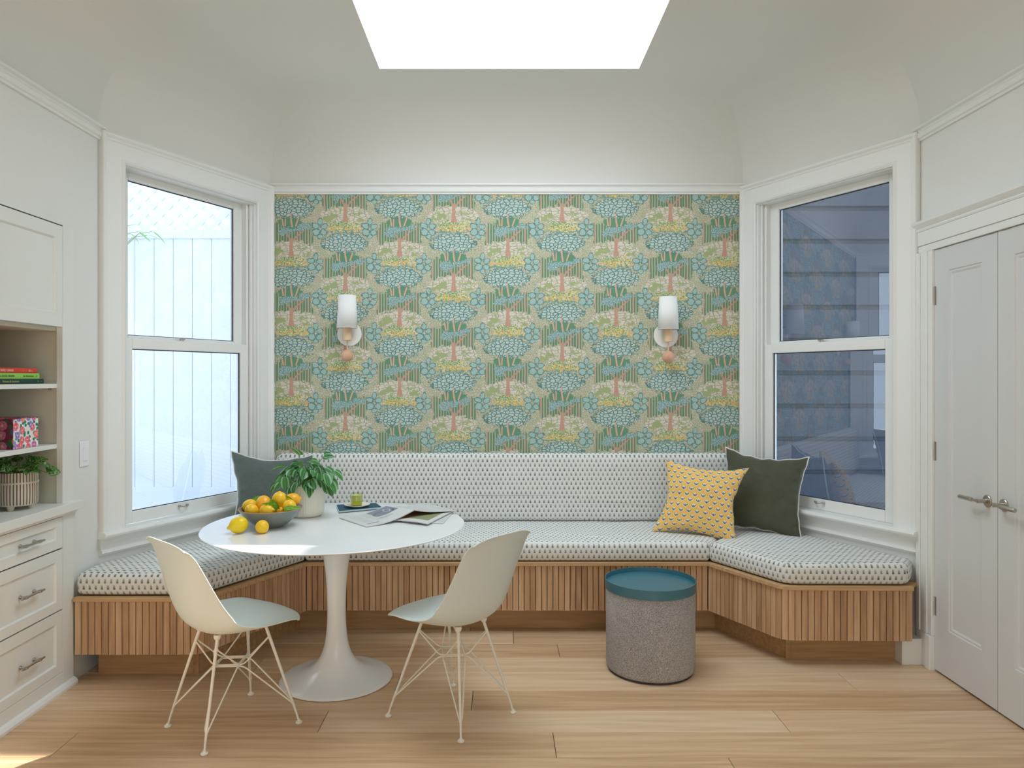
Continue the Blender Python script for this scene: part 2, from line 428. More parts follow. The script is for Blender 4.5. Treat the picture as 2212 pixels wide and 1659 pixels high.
wb = wall('wall_back', 'back wall with woodland wallpaper', [(BL.x-.1, YB, 0, BR.x+.1, YB+.12, ZC+.1)])
MB().box(BL.x, YB-.002, .40, BR.x, YB+.001, 2.61).build('wallpaper', M['wallpaper'], wb, label='woodland tree print wallpaper in greens and cream')
OPS, OPE, OPB, OPT = .134, 1.07, .62, 2.516      # window opening along the bay walls
for nm, f, L, lab in (('wall_bay_left', FL, LL, 'narrow angled white wall around the left window'), ('wall_bay_right', FR, LR, 'narrow angled white wall around the right window')):
    wall(nm, lab, [(-.03, -.12, 0, OPS, 0, ZC+.1), (OPE, -.12, 0, L+.03, 0, ZC+.1), (OPS, -.12, 0, OPE, 0, OPB), (OPS, -.12, OPT, OPE, 0, ZC+.1)], f)
KY0, KY1, KT = 2.02, 3.43, 2.122                   # cabinet bay in the left wall
wall('wall_left', 'plain white wall beside the built-in cabinet', [(XL-.12, KY1, 0, XL, AL.y+.03, ZC+.1), (XL-.12, YF, 0, XL, KY0, ZC+.1), (XL-.12, KY0, KT, XL, KY1, ZC+.1)])
DY0, DY1, DT = 2.657, 3.563, 2.043
wall('wall_right', 'white wall around the closet doors', [(XR, DY1, 0, XR+.12, AR.y+.03, ZC+.1), (XR, YF, 0, XR+.12, DY0, ZC+.1), (XR, DY0, DT, XR+.12, DY1, ZC+.1), (XR+.09, DY0, 0, XR+.12, DY1, DT)])
wall('wall_front', 'plain wall behind the viewpoint', [(XL-.1, YF-.1, 0, XR+.1, YF, ZT)])
# coved ceiling with the skylight hole
poly = [Vector((XL, YF, 0)), Vector((XR, YF, 0)), AR, BR, BL, AL]
def inset(pl, d):
    n = len(pl); out = []
    for i in range(n):
        a, b, c = pl[i-1], pl[i], pl[(i+1) % n]
        d1 = (b-a).normalized(); d2 = (c-b).normalized()
        n1 = Vector((-d1.y, d1.x, 0)); n2 = Vector((-d2.y, d2.x, 0))
        bis = (n1+n2); bis = bis/(1+n1.dot(n2)); out.append(b+bis*d)
    return out
mb = MB(); rings = []
for i in range(15):
    th = PI/2*i/14; d = RC*(1-math.cos(th)); z = ZC+RC*math.sin(th)
    rings.append([mb.bm.verts.new((p.x, p.y, z)) for p in inset(poly, d-.0)])
for a, b in zip(rings, rings[1:]):
    for j in range(6): mb.bm.faces.new((a[j], a[(j+1)%6], b[(j+1)%6], b[j]))
SX0, SX1, SY0, SY1, SH = -.672, .764, 2.55, 4.076, .47
P = rings[-1]; R = [mb.bm.verts.new((x, y, ZT)) for x, y in ((SX0,SY0),(SX1,SY0),(SX1,SY1),(SX0,SY1))]
for q in ((P[0],P[1],R[1],R[0]),(P[1],P[2],R[2],R[1]),(P[2],P[3],R[2]),(P[3],P[4],R[3],R[2]),(P[4],P[5],R[3]),(P[5],P[0],R[0],R[3])): mb.bm.faces.new(q)
ce = structure(mb.build('ceiling', M['ceil'], smooth=True, sharp=.35), 'off-white coved ceiling')
sk = structure(empty('skylight', (.046, 3.3, ZT)), 'square skylight with a deep white shaft')
def rel(o, parent):                       # keep world place when parenting under a moved empty
    o.parent = parent; o.matrix_parent_inverse = Matrix.Translation(-Vector(parent.location)) if not any(parent.rotation_euler) else parent.matrix_basis.inverted(); return o
for b in ((SX0-.05,SY0-.05,SX0,SY1+.05),(SX1,SY0-.05,SX1+.05,SY1+.05),(SX0,SY1,SX1,SY1+.05),(SX0,SY0-.05,SX1,SY0)):
    rel(MB().box(b[0], b[1], ZT+.0006, b[2], b[3], ZT+SH).build('shaft_wall', M['trim']), sk)
mb = MB(); z = ZT+SH
for b in ((SX0-.06,SY0-.06,SX0+.008,SY1+.06),(SX1-.008,SY0-.06,SX1+.06,SY1+.06),(SX0,SY1-.008,SX1,SY1+.06),(SX0,SY0-.06,SX1,SY0+.008)): mb.box(b[0], b[1], z, b[2], b[3], z+.03)
rel(mb.build('skylight_frame', M['trim']), sk)
rel(MB().box(SX0-.02, SY0-.02, z+.008, SX1+.02, SY1+.02, z+.014).build('pane', M['sky_pane']), sk)
# picture rail mouldings (profile swept along each wall)
rail_prof = [(0,0), (.010,0), (.012,.010), (.020,.014), (.022,.034), (.014,.042), (.018,.050), (.032,.056), (.032,.066), (0,.066)]
def run(name, A, B, n, z0, prof, m='trim', e0=0, e1=0, label=None):
    A = Vector(A); B = Vector(B); d = (B-A).normalized(); n = Vector(n)
    mb = MB(); mk = lambda p, k: (lambda u, v: p+n*u+d*(u*k)+Vector((0,0,z0+v)))
    mb.sweep([mk(A, e0), mk(B, e1)], prof)
    return structure(mb.build(name, M[m]), label)
run('trim_1', (BL.x-.01, YB, 0), (BR.x+.01, YB, 0), (0,-1,0), 2.602, rail_prof, label='white picture rail above the wallpaper')
run('trim_2', (XL, YF, 0), (XL, AL.y+.01, 0), (1,0,0), 2.602, rail_prof, label='white picture rail on the left wall')
run('trim_3', (XR, YF, 0), (XR, AR.y+.01, 0), (-1,0,0), 2.602, rail_prof, label='white picture rail on the right wall')
run('baseboard_left', (XL, KY1-.0, 0), (XL, AL.y-.22, 0), (1,0,0), 0, [(0,0),(.022,0),(.022,.012),(.012,.024),(0,.03)], label='low white shoe moulding at the foot of the left wall')
# ------------------------------------------------------------------ double hung windows
def window(name, f, L, label, lift_s, mirror):
    w = structure(empty(name, tuple(f(.6, 0, 1.6))), label)
    def part(mb, nm, m='trim', parent=None, bevel=.003, **k):
        o = mb.build(nm, M[m], bevel=bevel, **k)
        o.parent = parent or w
        if not parent: o.matrix_parent_inverse = Matrix.Translation(-w.location)
        return o
    # casing: flat board with an outer back band and an inner bead, swept as a frame, open at the sill
    sL, sR = OPS, OPE; T = OPT; zb = .652
    prof = [(-.003, 0), (-.003, .020), (.006, .026), (.014, .022), (.020, .018), (.095, .018), (.100, .024), (.108, .022), (.118, .034), (.130, .036), (.134, .030), (.134, 0)]
    mb = MB()
    path = [lambda u, c: f(sL-u, c, zb), lambda u, c: f(sL-u, c, T+u), lambda u, c: f(sR+min(u, L-sR-.004), c, T+u), lambda u, c: f(sR+min(u, L-sR-.004), c, zb)]
    mb.sweep(path, prof); part(mb, 'casing', bevel=0)
    # jamb lining
    mb = MB(f); mb.box(sL-.006, -.14, zb, sL+.012, .004, T); mb.box(sR-.012, -.14, zb, sR+.006, .004, T); mb.box(sL, -.14, T-.010, sR, .004, T+.006)
    part(mb, 'jamb')
    # stops on the far jamb
    mb = MB(f)
    for a, b in ((sL+.012, sL+.024), (sR-.026, sR-.012)):
        mb.box(a, -.030, .66, b, -.016, T-.01)
        mb.box(a, -.074, .66, b, -.064, T-.01)
        mb.box(a, -.125, .66, b, -.112, T-.01)
    part(mb, 'jamb_stop', bevel=.001)
    a, b = sL+.022, sR-.040
    mb = MB(f); mb.box(sL+.008, -.124, .6555, a+.003, -.034, T-.009); mb.box(b-.003, -.124, .6555, sR-.008, -.034, T-.009); part(mb, 'jamb_liner', bevel=.001)
    # upper sash
    def sash(nm, z0, z1, c0, c1, st, rb, rt):
        mb = MB(f)
        mb.box(a, c0, z0, a+st, c1, z1); mb.box(b-st, c0, z0, b, c1, z1)
        mb.box(a+st, c0, z0, b-st, c1, z0+rb); mb.box(a+st, c0, z1-rt, b-st, c1, z1)
        o = part(mb, nm, bevel=.004)
        g = MB(f); cm = (c0+c1)/2
        g.box(a+st-.005, cm-.003, z0+rb-.005, b-st+.005, cm+.003, z1-rt+.005)
        part(g, 'pane', 'pane', o, bevel=0)
        k = MB(f)
        for q in ((a+st, z0+rb, a+st+.007, z1-rt), (b-st-.007, z0+rb, b-st, z1-rt), (a+st, z1-rt-.005, b-st, z1-rt), (a+st, z0+rb, b-st, z0+rb+.004)):
            k.box(q[0], cm+.0031, q[1], q[2], cm+.006, q[3])
        part(k, 'gasket', 'gasket', o, bevel=0)
        return o
    sash('upper_sash', 1.60, T-.008, -.108, -.072, .066, .045, .042)
    lo = sash('lower_sash', .6556, 1.627, -.066, -.026, .056, .063, .055)
    # sash lift: small bow handle
    s0 = lift_s; mb = MB()
    zc = .700
    for e in (-.026, .026): mb.lathe([(0, -.004), (.008, -.004), (.008, .004), (0, .004)], 12, c=f(s0+e, -.020, zc))
    pts = []
    for i in range(13):
        t = i/12; e = -.026+.052*t
        pts.append(f(s0+e, -.020+.020*math.sin(PI*t)**.6, zc-.004*math.sin(PI*t)))
    mb.tube(pts, .0032, 8)
    part(mb, 'sash_lift', 'nickel', lo, bevel=0, smooth=True)
    # sash lock on the meeting rail
    mb = MB(); c = f(s0+.0, -.045, 1.627)
    mb.lathe([(0,0), (.020,0), (.020,.004), (.010,.008), (.009,.014), (0,.015)], 16, c=c, sx=1, sy=.7)
    mb.tube([c+Vector((0,0,.012)), c+(f(1,0,0)-f(0,0,0)).normalized()*.03+Vector((0,0,.012))], .004, 8)
    part(mb, 'sash_lock', 'nickel', lo, bevel=0, smooth=True)
    # stool and apron
    mb = MB(); e0, e1 = -.012, L-.03
    pr = [(-.03,.618), (-.03,.655), (.050,.655), (.060,.650), (.064,.640), (.060,.630), (.046,.626), (.040,.618)]
    mk = lambda s: (lambda u, v: f(s, u, v))
    mb.sweep([mk(e0+.004), mk(e1)], pr); part(mb, 'window_sill', bevel=0)
    mb = MB(); pr = [(0,.534), (.012,.534), (.014,.540), (.022,.545), (.020,.556), (.012,.562), (.010,.590), (.018,.604), (.034,.618), (0,.618)]
    mb.sweep([mk(.004), mk(e1)], pr); part(mb, 'apron', bevel=0)
    return w
window('window_1', FL, LL, 'white double hung window with a view of a white board fence', .535, 0)
window('window_2', FR, LR, 'white double hung window with a view of dark blue clapboards', .62, 1)
# ------------------------------------------------------------------ closet doors on the right wall
def RWf(a, b, c): return Vector((XR-c, a, b))      # a = world Y, b = up, c = into room
def slab(f, y0, y1, z0, z1, py0, py1, pz0, pz1, face, back, depth, mould=.012):
    """panelled slab: face ring, stepped moulding, recessed field"""
    mb = MB(); bm = mb.bm
    rects = [((y0, y1, z0, z1), face), ((py0, py1, pz0, pz1), face), ((py0+.003, py1-.003, pz0+.003, pz1-.003), face-depth*.5),
             ((py0+mould*.6, py1-mould*.6, pz0+mould*.6, pz1-mould*.6), face-depth*.45), ((py0+mould, py1-mould, pz0+mould, pz1-mould), face-depth)]
    rings = [[bm.verts.new(f(a, b, c)) for a, b in ((r[0], r[2]), (r[1], r[2]), (r[1], r[3]), (r[0], r[3]))] for r, c in rects]
    bk = [bm.verts.new(f(a, b, back)) for a, b in ((y0, z0), (y1, z0), (y1, z1), (y0, z1))]
    for A, B in zip([bk]+rings, rings):
        for j in range(4): bm.faces.new((A[j], A[(j+1)%4], B[(j+1)%4], B[j]))
    bm.faces.new(rings[-1]); bm.faces.new(bk[::-1])
    return mb
ym = 3.110
def lever(dr, yc, dirn):
    """rose, neck and cylindrical lever, pointing along dirn in world Y"""
    zc = .889
    mb = MB(); f = RWf
    def ring_c(c): return lambda u, v: None
    for prof in ([(0,.002),(.026,.002),(.026,.009),(.024,.011),(0,.011)], [(.0,.011),(.009,.011),(.009,.052),(0,.052)]):
        seg = 28; rg = []
        for r, c in prof: rg.append([mb.bm.verts.new(f(yc+r*math.cos(2*PI*k/seg), zc+r*math.sin(2*PI*k/seg), c)) for k in range(seg)] if r > 0 else [mb.bm.verts.new(f(yc, zc, c))])
        for a, b in zip(rg, rg[1:]):
            for j in range(seg):
                q = (j+1) % seg
                if len(a) == 1: mb.bm.faces.new((a[0], b[j], b[q]))
                elif len(b) == 1: mb.bm.faces.new((a[j], a[q], b[0]))
                else: mb.bm.faces.new((a[j], a[q], b[q], b[j]))
    mb.box(yc-.006, zc-.005, .044, yc+dirn*.040, zc+.005, .054, f)
    mb.tube([f(yc+dirn*.040, zc, .049), f(yc+dirn*.043, zc, .049), f(yc+dirn*.125, zc, .049), f(yc+dirn*.127, zc, .049)], [.006, .0095, .0095, .0085], 16)
    return mb.build('lever_handle', M['nickel'], dr, smooth=True)
for nm, a, b, lab, pa, pb, yc, dr_, hy in (('door_1', ym+.0015, 3.5595, 'white panelled closet door nearer the bench', 3.212, 3.452, 3.172, 1, 3.566), ('door_2', 2.664, ym-.0015, 'white panelled closet door nearer the viewer', 2.768, 3.008, 3.068, -1, 2.656)):
    d = structure(empty(nm), lab)
    slab(RWf, a, b, .012, DT-.006, pa, pb, .229, 1.926, .004, -.036, .009, .020).build('door_leaf', M['door'], d)
    lever(d, yc, dr_)
    for z in (1.816, 1.066, .317):
        mb = MB()
        for j in range(5): mb.tube([RWf(hy, z-.046+.0186*j, .009), RWf(hy, z-.046+.0186*j+.0176, .009)], .0058, 10)
        mb.box(hy-.018, z-.045, .002, hy+.014, z+.045, .0052, RWf)
        mb.build('hinge', M['hinge'], d, smooth=True)
    mb = MB(RWf); yy = ym+.05 if dr_ == 1 else ym-.05
    mb.box(yy-.022, DT-.008, -.01, yy+.022, DT+.002, .006); mb.build('ball_catch', M['hinge'], d)
# door casing as one trim with plinth block and head cap
mb = MB(RWf)
mb.box(3.5605, .17, 0, 3.572, DT-.004, .020); mb.box(3.5724, .17, 0, 3.600, DT-.004, .016); mb.box(3.6004, .17, 0, 3.652, DT-.004, .022); mb.box(3.6524, .17, 0, 3.684, DT-.004, .028)
mb.box(2.52, .0, 0, DY0-.003, DT-.004, .022)
structure(mb.build('trim_4', M['trim'], bevel=.003), 'white side casing of the closet doors')
mb = MB(RWf)
mb.box(2.50, DT-.0036, 0, 3.684, DT+.030, .016); mb.box(2.50, DT+.0304, 0, 3.684, DT+.0996, .022)
structure(mb.build('trim_5', M['trim'], bevel=.003), 'white head casing above the closet doors')
run('trim_6', (XR, 2.48, 0), (XR, 3.69, 0), (-1,0,0), DT+.10, [(0,0),(.022,0),(.026,.008),(.024,.014),(.034,.022),(.046,.034),(.048,.046),(0,.052)], label='white moulded cap over the closet door casing')
mb = MB(RWf); mb.box(3.5605, 0, 0, 3.604, .1696, .030); mb.box(3.6044, 0, 0, 3.69, .1696, .022)
structure(mb.build('baseboard_right', M['trim'], bevel=.004), 'white plinth block and baseboard beside the closet')
MB(RWf).box(DY0, -.001, -.09, DY1, .008, -.03).build('threshold_gap', M['dark'], bpy.data.objects['wall_right'])
# ------------------------------------------------------------------ built-in cabinet on the left
def LWf(a, b, c): return Vector((XL+c, a, b))
cab = thing('built_in_cabinet', 'white built-in wall cabinet with open shelves above three drawers', 'cabinet', (XL, 3.0, 0))
def cp(mb, nm, m='cab', parent=None, bevel=.002, **k):
    o = mb.build(nm, M[m], bevel=bevel, **k); o.parent = parent or cab
    if not parent: o.matrix_parent_inverse = Matrix.Translation(-Vector((XL, 3.0, 0)))
    return o
NY0, NY1 = 2.87, 3.344; CZ = .849
mb = MB(LWf); mb.box(NY1, 0, -.02, 3.43, KT-.002, .010); mb.box(2.80, 0, -.02, NY0, KT-.002, .010); mb.box(NY0, 2.112, -.02, NY1, KT-.002, .010)
mb.box(NY0, 0, -.02, NY1, .084, .010); mb.box(NY0, .793, -.02, NY1, .82, .010); cp(mb, 'face_frame')
mb = MB(LWf); mb.box(KY0, 0, -.10, 2.80, KT-.002, .004); cp(mb, 'filler_panel')
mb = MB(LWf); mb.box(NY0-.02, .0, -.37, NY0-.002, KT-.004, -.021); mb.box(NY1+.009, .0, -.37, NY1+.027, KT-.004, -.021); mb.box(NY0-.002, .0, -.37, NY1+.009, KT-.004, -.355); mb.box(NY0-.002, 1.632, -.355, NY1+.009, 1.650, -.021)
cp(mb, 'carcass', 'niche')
# upper door
cp(slab(LWf, NY0+.003, NY1-.003, 1.651, 2.107, NY0+.055, NY1-.055, 1.711, 2.050, .010, -.010, .010, .006), 'cabinet_door', bevel=.0015)
for zt in (1.393, 1.119): cp(MB(LWf).box(NY0, zt-.020, -.354, NY1+.008, zt, -.018), 'shelf', 'cab', bevel=.0015)
# shelf pin
cp(MB(LWf).tube([LWf(3.352, 1.368, -.05), LWf(3.335, 1.368, -.05)], .003, 8), 'shelf_pin', 'nickel', bevel=0)
cp(MB(LWf).box(2.30, CZ-.040, -.354, 3.455, CZ, .040), 'countertop', bevel=.003)
mb = MB(); mb.sweep([lambda u, v: LWf(2.3, v, u), lambda u, v: LWf(3.44, v, u)], [(0,.794), (.018,.794), (.020,.800), (.028,.809), (0,.809)]); cp(mb, 'counter_moulding', bevel=0)
for z0, z1 in ((.648, .789), (.370, .644), (.084, .366)):
    h = z1-z0
    dr = cp(slab(LWf, NY0+.003, NY1-.003, z0+.0025, z1, NY0+.050, NY1-.048, z0+.045, z1-.038 if h < .2 else z1-.05, .010, -.012, .009, .005), 'drawer', bevel=.0015)
    cp(MB(LWf).box(NY0-.001, z0-.002, -.012, NY1+.001, z0+.003, .002), 'drawer_gap', 'dark', bevel=0)
    zc = (z0+z1)/2+ (.0 if h < .2 else .012)
    zc = {.648: .720, .370: .507, .084: .215}[z0]
    mb = MB()
    for e in (-.045, .045): 
        mb.tube([LWf(3.102+e, zc, .001), LWf(3.102+e, zc, .006), LWf(3.102+e, zc, .0062), LWf(3.102+e, zc, .030)], [.008, .008, .0045, .0045], 10)
        mb.tube([LWf(3.102+e-.007, zc, .030), LWf(3.102+e+.007, zc, .030)], .0072, 10)
    mb.tube([LWf(3.102-.075, zc, .030), LWf(3.102+.075, zc, .030)], .0048, 10)
    cp(mb, 'bar_pull', 'nickel', dr, bevel=0, smooth=True)
cp(MB(LWf).box(NY0, 2.1075, -.01, NY1, 2.1115, .008), 'door_gap', 'dark', bevel=0)
run('baseboard_left_2', (XL, 2.3, 0), (XL, KY1, 0), (1,0,0), 0, [(.010,0),(.030,0),(.030,.012),(.022,.024),(.010,.03)], label='white shoe moulding under the built-in cabinet')
# switch
sw = thing('light_switch', 'white rocker light switch plate on the left wall by the window', 'light switch', (XL, 3.527, 1.056))
o = MB(LWf).box(3.490, .996, .001, 3.564, 1.116, .007).build('switch_plate', M['switch'], bevel=.003); rel(o, sw)
o = MB(LWf).box(3.5105, 1.022, .007, 3.5435, 1.090, .011).build('rocker', M['switch'], bevel=.002); rel(o, sw)
# ------------------------------------------------------------------ bench
bench = thing('built_in_bench', 'oak slatted built-in bench wrapping the bay below the windows', 'bench', (.04, 4.3, 0))
def bp(mb, nm, m, bevel=.002, parent=None, **k):
    o = mb.build(nm, M[m], bevel=bevel, **k); o.parent = parent or bench; o.matrix_parent_inverse = Matrix.Translation(-Vector(bench.location)); return o
path = [Vector((-1.985, 3.425, 0)), Vector((-1.398, 3.425, 0)), Vector((-1.076, 4.075, 0)), Vector((1.148, 4.075, 0)), Vector((1.385, 3.612, 0)), Vector((2.015, 3.600, 0))]
def fillet(pts, idx, r, n=6):
    out = []
    for i, p in enumerate(pts):
        if i not in idx: out.append(p); continue
        a = (pts[i-1]-p).normalized(); b = (pts[i+1]-p).normalized()
        for k in range(n+1):
            t = k/n; out.append(((1-t)**2)*(p+a*r)+2*t*(1-t)*p+t*t*(p+b*r))
    return out
def offset_path(pts, d):
    out = []
    for i, p in enumerate(pts):
        d1 = (p-pts[i-1]).normalized() if i else None; d2 = (pts[i+1]-p).normalized() if i < len(pts)-1 else None
        d1 = d1 or d2; d2 = d2 or d1
        n1 = Vector((d1.y, -d1.x, 0)); n2 = Vector((d2.y, -d2.x, 0)); out.append(p+(n1+n2)/(1+n1.dot(n2))*d)
    return out
fpath = fillet(path, (1, 4), .05)
def strip(pts, d0, d1, z0, z1, nm, m, **k):
    A = offset_path(pts, d0); B = offset_path(pts, d1); mb = MB()
    mb.sweep([(lambda u, v, a=a, b=b: Vector((*(a.lerp(b, u)).xy, v))) for a, b in zip(A, B)], [(0, z0), (1, z0), (1, z1), (0, z1)])
    return bp(mb, nm, m, **k)
ZB, ZR = .130, .400
strip(fpath, -.02, .014, ZR-.020, ZR, 'top_rail', 'rail')
strip(fpath, -.030, -.016, ZB+.004, ZR-.020, 'backing_board', 'dark', bevel=0)
kp = [p.copy() for p in path]; kp[0].x = -1.93; kp[-1].x = 1.985
strip(fillet(kp, (1, 4), .05), -.125, -.105, 0, ZB+.01, 'toe_kick', 'kick')
# slats: walk the path, keep each a separate piece
dense = fpath; lens = [0]
for a, b in zip(dense, dense[1:]): lens.append(lens[-1]+(b-a).length)
tot = lens[-1]; pitch = tot/round(tot/.0318)
def at(s):
    s = max(0, min(tot, s))
    for i in range(len(lens)-1):
        if s <= lens[i+1]+1e-9:
            t = (s-lens[i])/(lens[i+1]-lens[i]); return dense[i].lerp(dense[i+1], t)
for i in range(round(tot/pitch)):
    a = at(i*pitch+.0012); b = at((i+1)*pitch-.0020); d = (b-a).normalized(); n = Vector((d.y, -d.x, 0))
    dep = random.uniform(-.0006, .0006)
    f = lambda u, w, z: a+d*u+n*w+Vector((0,0,z))
    bp(MB(f).box(0, -.015, ZB, (b-a).length, dep, ZR-.0205), 'slat', 'slat', bevel=.0015, seg=1)
# board under the cushions
mb = MB()
pl = [(p.x, p.y) for p in offset_path(fpath, -.0215)]
mb.prism([(-1.99, 3.66)]+pl+[(2.09, 3.69), (BR.x, YB-.01), (BL.x, YB-.01)], ZR-.021, ZR-.003); bp(mb, 'seat_board', 'rail', bevel=0)
bp(MB().box(1.984, 3.640, 0, XR-.001, 3.72, ZB-.001), 'end_panel', 'trim')
# ------------------------------------------------------------------ cushions
def round_poly(pts, rs, n=5):
    out = []
    N = len(pts)
    for i in range(N):
        p = Vector(pts[i]); a = (Vector(pts[i-1])-p); b = (Vector(pts[(i+1) % N])-p); r = min(rs[i], a.length*.45, b.length*.45)
        a.normalize(); b.normalize()
        for k in range(n+1):
            t = k/n; out.append(((1-t)**2)*(p+a*r)+2*t*(1-t)*p+t*t*(p+b*r))
    return out
def subdiv_poly(pts, L):
    out = []
    for i, p in enumerate(pts):
        q = pts[(i+1) % len(pts)]; m = max(1, int((q-p).length/L))
        for k in range(m): out.append(p.lerp(q, k/m))
    return out
def cushion(name, pts, rs, z0, z1, edge_r, top_dir, label, seed, puff=.008, xf=None, group=None):
    """soft box from a plan polygon (ccw); uv follows front direction on top and the perimeter on the sides"""
    base = subdiv_poly([Vector((p.x, p.y, 0)) for p in round_poly([(*p, 0) for p in pts], rs)], .05)
    N = len(base); edges = [(Vector((*pts[i], 0)), Vector((*pts[(i+1) % len(pts)], 0))) for i in range(len(pts))]
    cen = sum(base, Vector())/N
    def ins(d):
        out = []
        for i in range(N):
            a, b, c = base[i-1], base[i], base[(i+1) % N]
            t1 = (b-a).normalized(); t2 = (c-b).normalized(); n = Vector((-t1.y, t1.x, 0))+Vector((-t2.y, t2.x, 0)); n = n/(1+t1.dot(t2)) if t1.dot(t2) > -.9 else n
            out.append(b+n*d)
        return out
    mb = MB(); rings = []
    h = z1-z0
    prof = []
    for k in range(5): th = PI/2*k/4; prof.append((edge_r*(1-math.sin(th)), z0+edge_r*.8*(1-math.cos(th)), 0))
    prof.append((-.003, (z0+z1)/2, 0))
    for k in range(6): th = PI/2*k/5; prof.append((edge_r*(1-math.cos(th)), z1-edge_r+edge_r*math.sin(th), 0))
    def nz(p, z): return .0045*noise.noise(Vector((p.x*5+seed, p.y*5, z*4)))
    for d, z, _ in prof:
        rings.append([mb.bm.verts.new((p.x, p.y, z+(nz(p, 0) if z > (z0+z1)/2 else 0)*1.2)) for p in [q+(q-cen).normalized()*nz(q, z)*.8 for q in ins(d)]])
    last = [v.co.copy() for v in rings[-1]]
    for s_ in (.93, .82, .66, .45, .22):
        rings.append([mb.bm.verts.new((cen.x+(p.x-cen.x)*s_, cen.y+(p.y-cen.y)*s_, z1+puff*(1-s_*s_)+nz(p*s_, 0)*1.2)) for p in last])
    for a, b in zip(rings, rings[1:]):
        for j in range(N): mb.bm.faces.new((a[j], a[(j+1)%N], b[(j+1)%N], b[j]))
    mb.bm.faces.new(rings[-1]); mb.bm.faces.new(rings[0][::-1])
    td = Vector((*top_dir, 0)).normalized(); tn = Vector((-td.y, td.x, 0))
    def uv(co, fc):
        n = fc.normal
        if abs(n.z) > .72: return (co.dot(td), co.dot(tn))
        best = max(edges, key=lambda e: Vector(((e[1]-e[0]).y, -(e[1]-e[0]).x, 0)).normalized().dot(n))
        d = (best[1]-best[0]).normalized(); nn = Vector((d.y, -d.x, 0))
        off = -(best[0].dot(nn))
        return (co.dot(d), co.z+off)
    if xf:                              # built lying down, stood up afterwards
        mb.build_uv = None
    o = mb.build(name, M['dash'], smooth=True, uv=uv, sharp=1.2)
    if xf: o.matrix_world = xf
    return tag(o, label, 'cushion', group)
SZ0, SZ1 = ZR+.002, .508
g = 'dash print bench seat cushions'
cushion('seat_cushion', [(-1.080, 4.072), (1.152, 4.072), (1.556, 4.735), (-1.478, 4.735)], (.004, .004, .02, .02), SZ0, SZ1, .030, (1, 0), 'long middle seat cushion in white and grey-green dash print along the wallpapered wall', 1, group=g)
cushion('seat_cushion', [(-1.985, 3.432), (-1.405, 3.432), (-1.084, 4.076), (-1.488, 4.715), (-1.985, 3.668)], (.03, .055, .004, .02, .02), SZ0, SZ1, .030, (.44, .90), 'angled seat cushion in dash print under the left window', 5, group=g)
cushion('seat_cushion', [(1.392, 3.612), (1.995, 3.602), (2.080, 3.72), (1.564, 4.72), (1.156, 4.070)], (.055, .03, .02, .02, .004), SZ0, SZ1, .030, (.45, -.89), 'angled seat cushion in dash print under the right window', 9, group=g)
# back cushion: plan is (x, height) then stood up
bc = cushion('back_cushion', [(-1.43, 0), (1.555, 0), (1.555, .425), (-1.43, .425)], (.03, .03, .06, .06), 0, .10, .032, (1, 0), 'long dash print back cushion leaning on the wallpapered wall', 13, puff=.006)
bc.matrix_world = Matrix.Translation((0, 4.742, .513)) @ Matrix.Rotation(math.radians(90), 4, 'X')
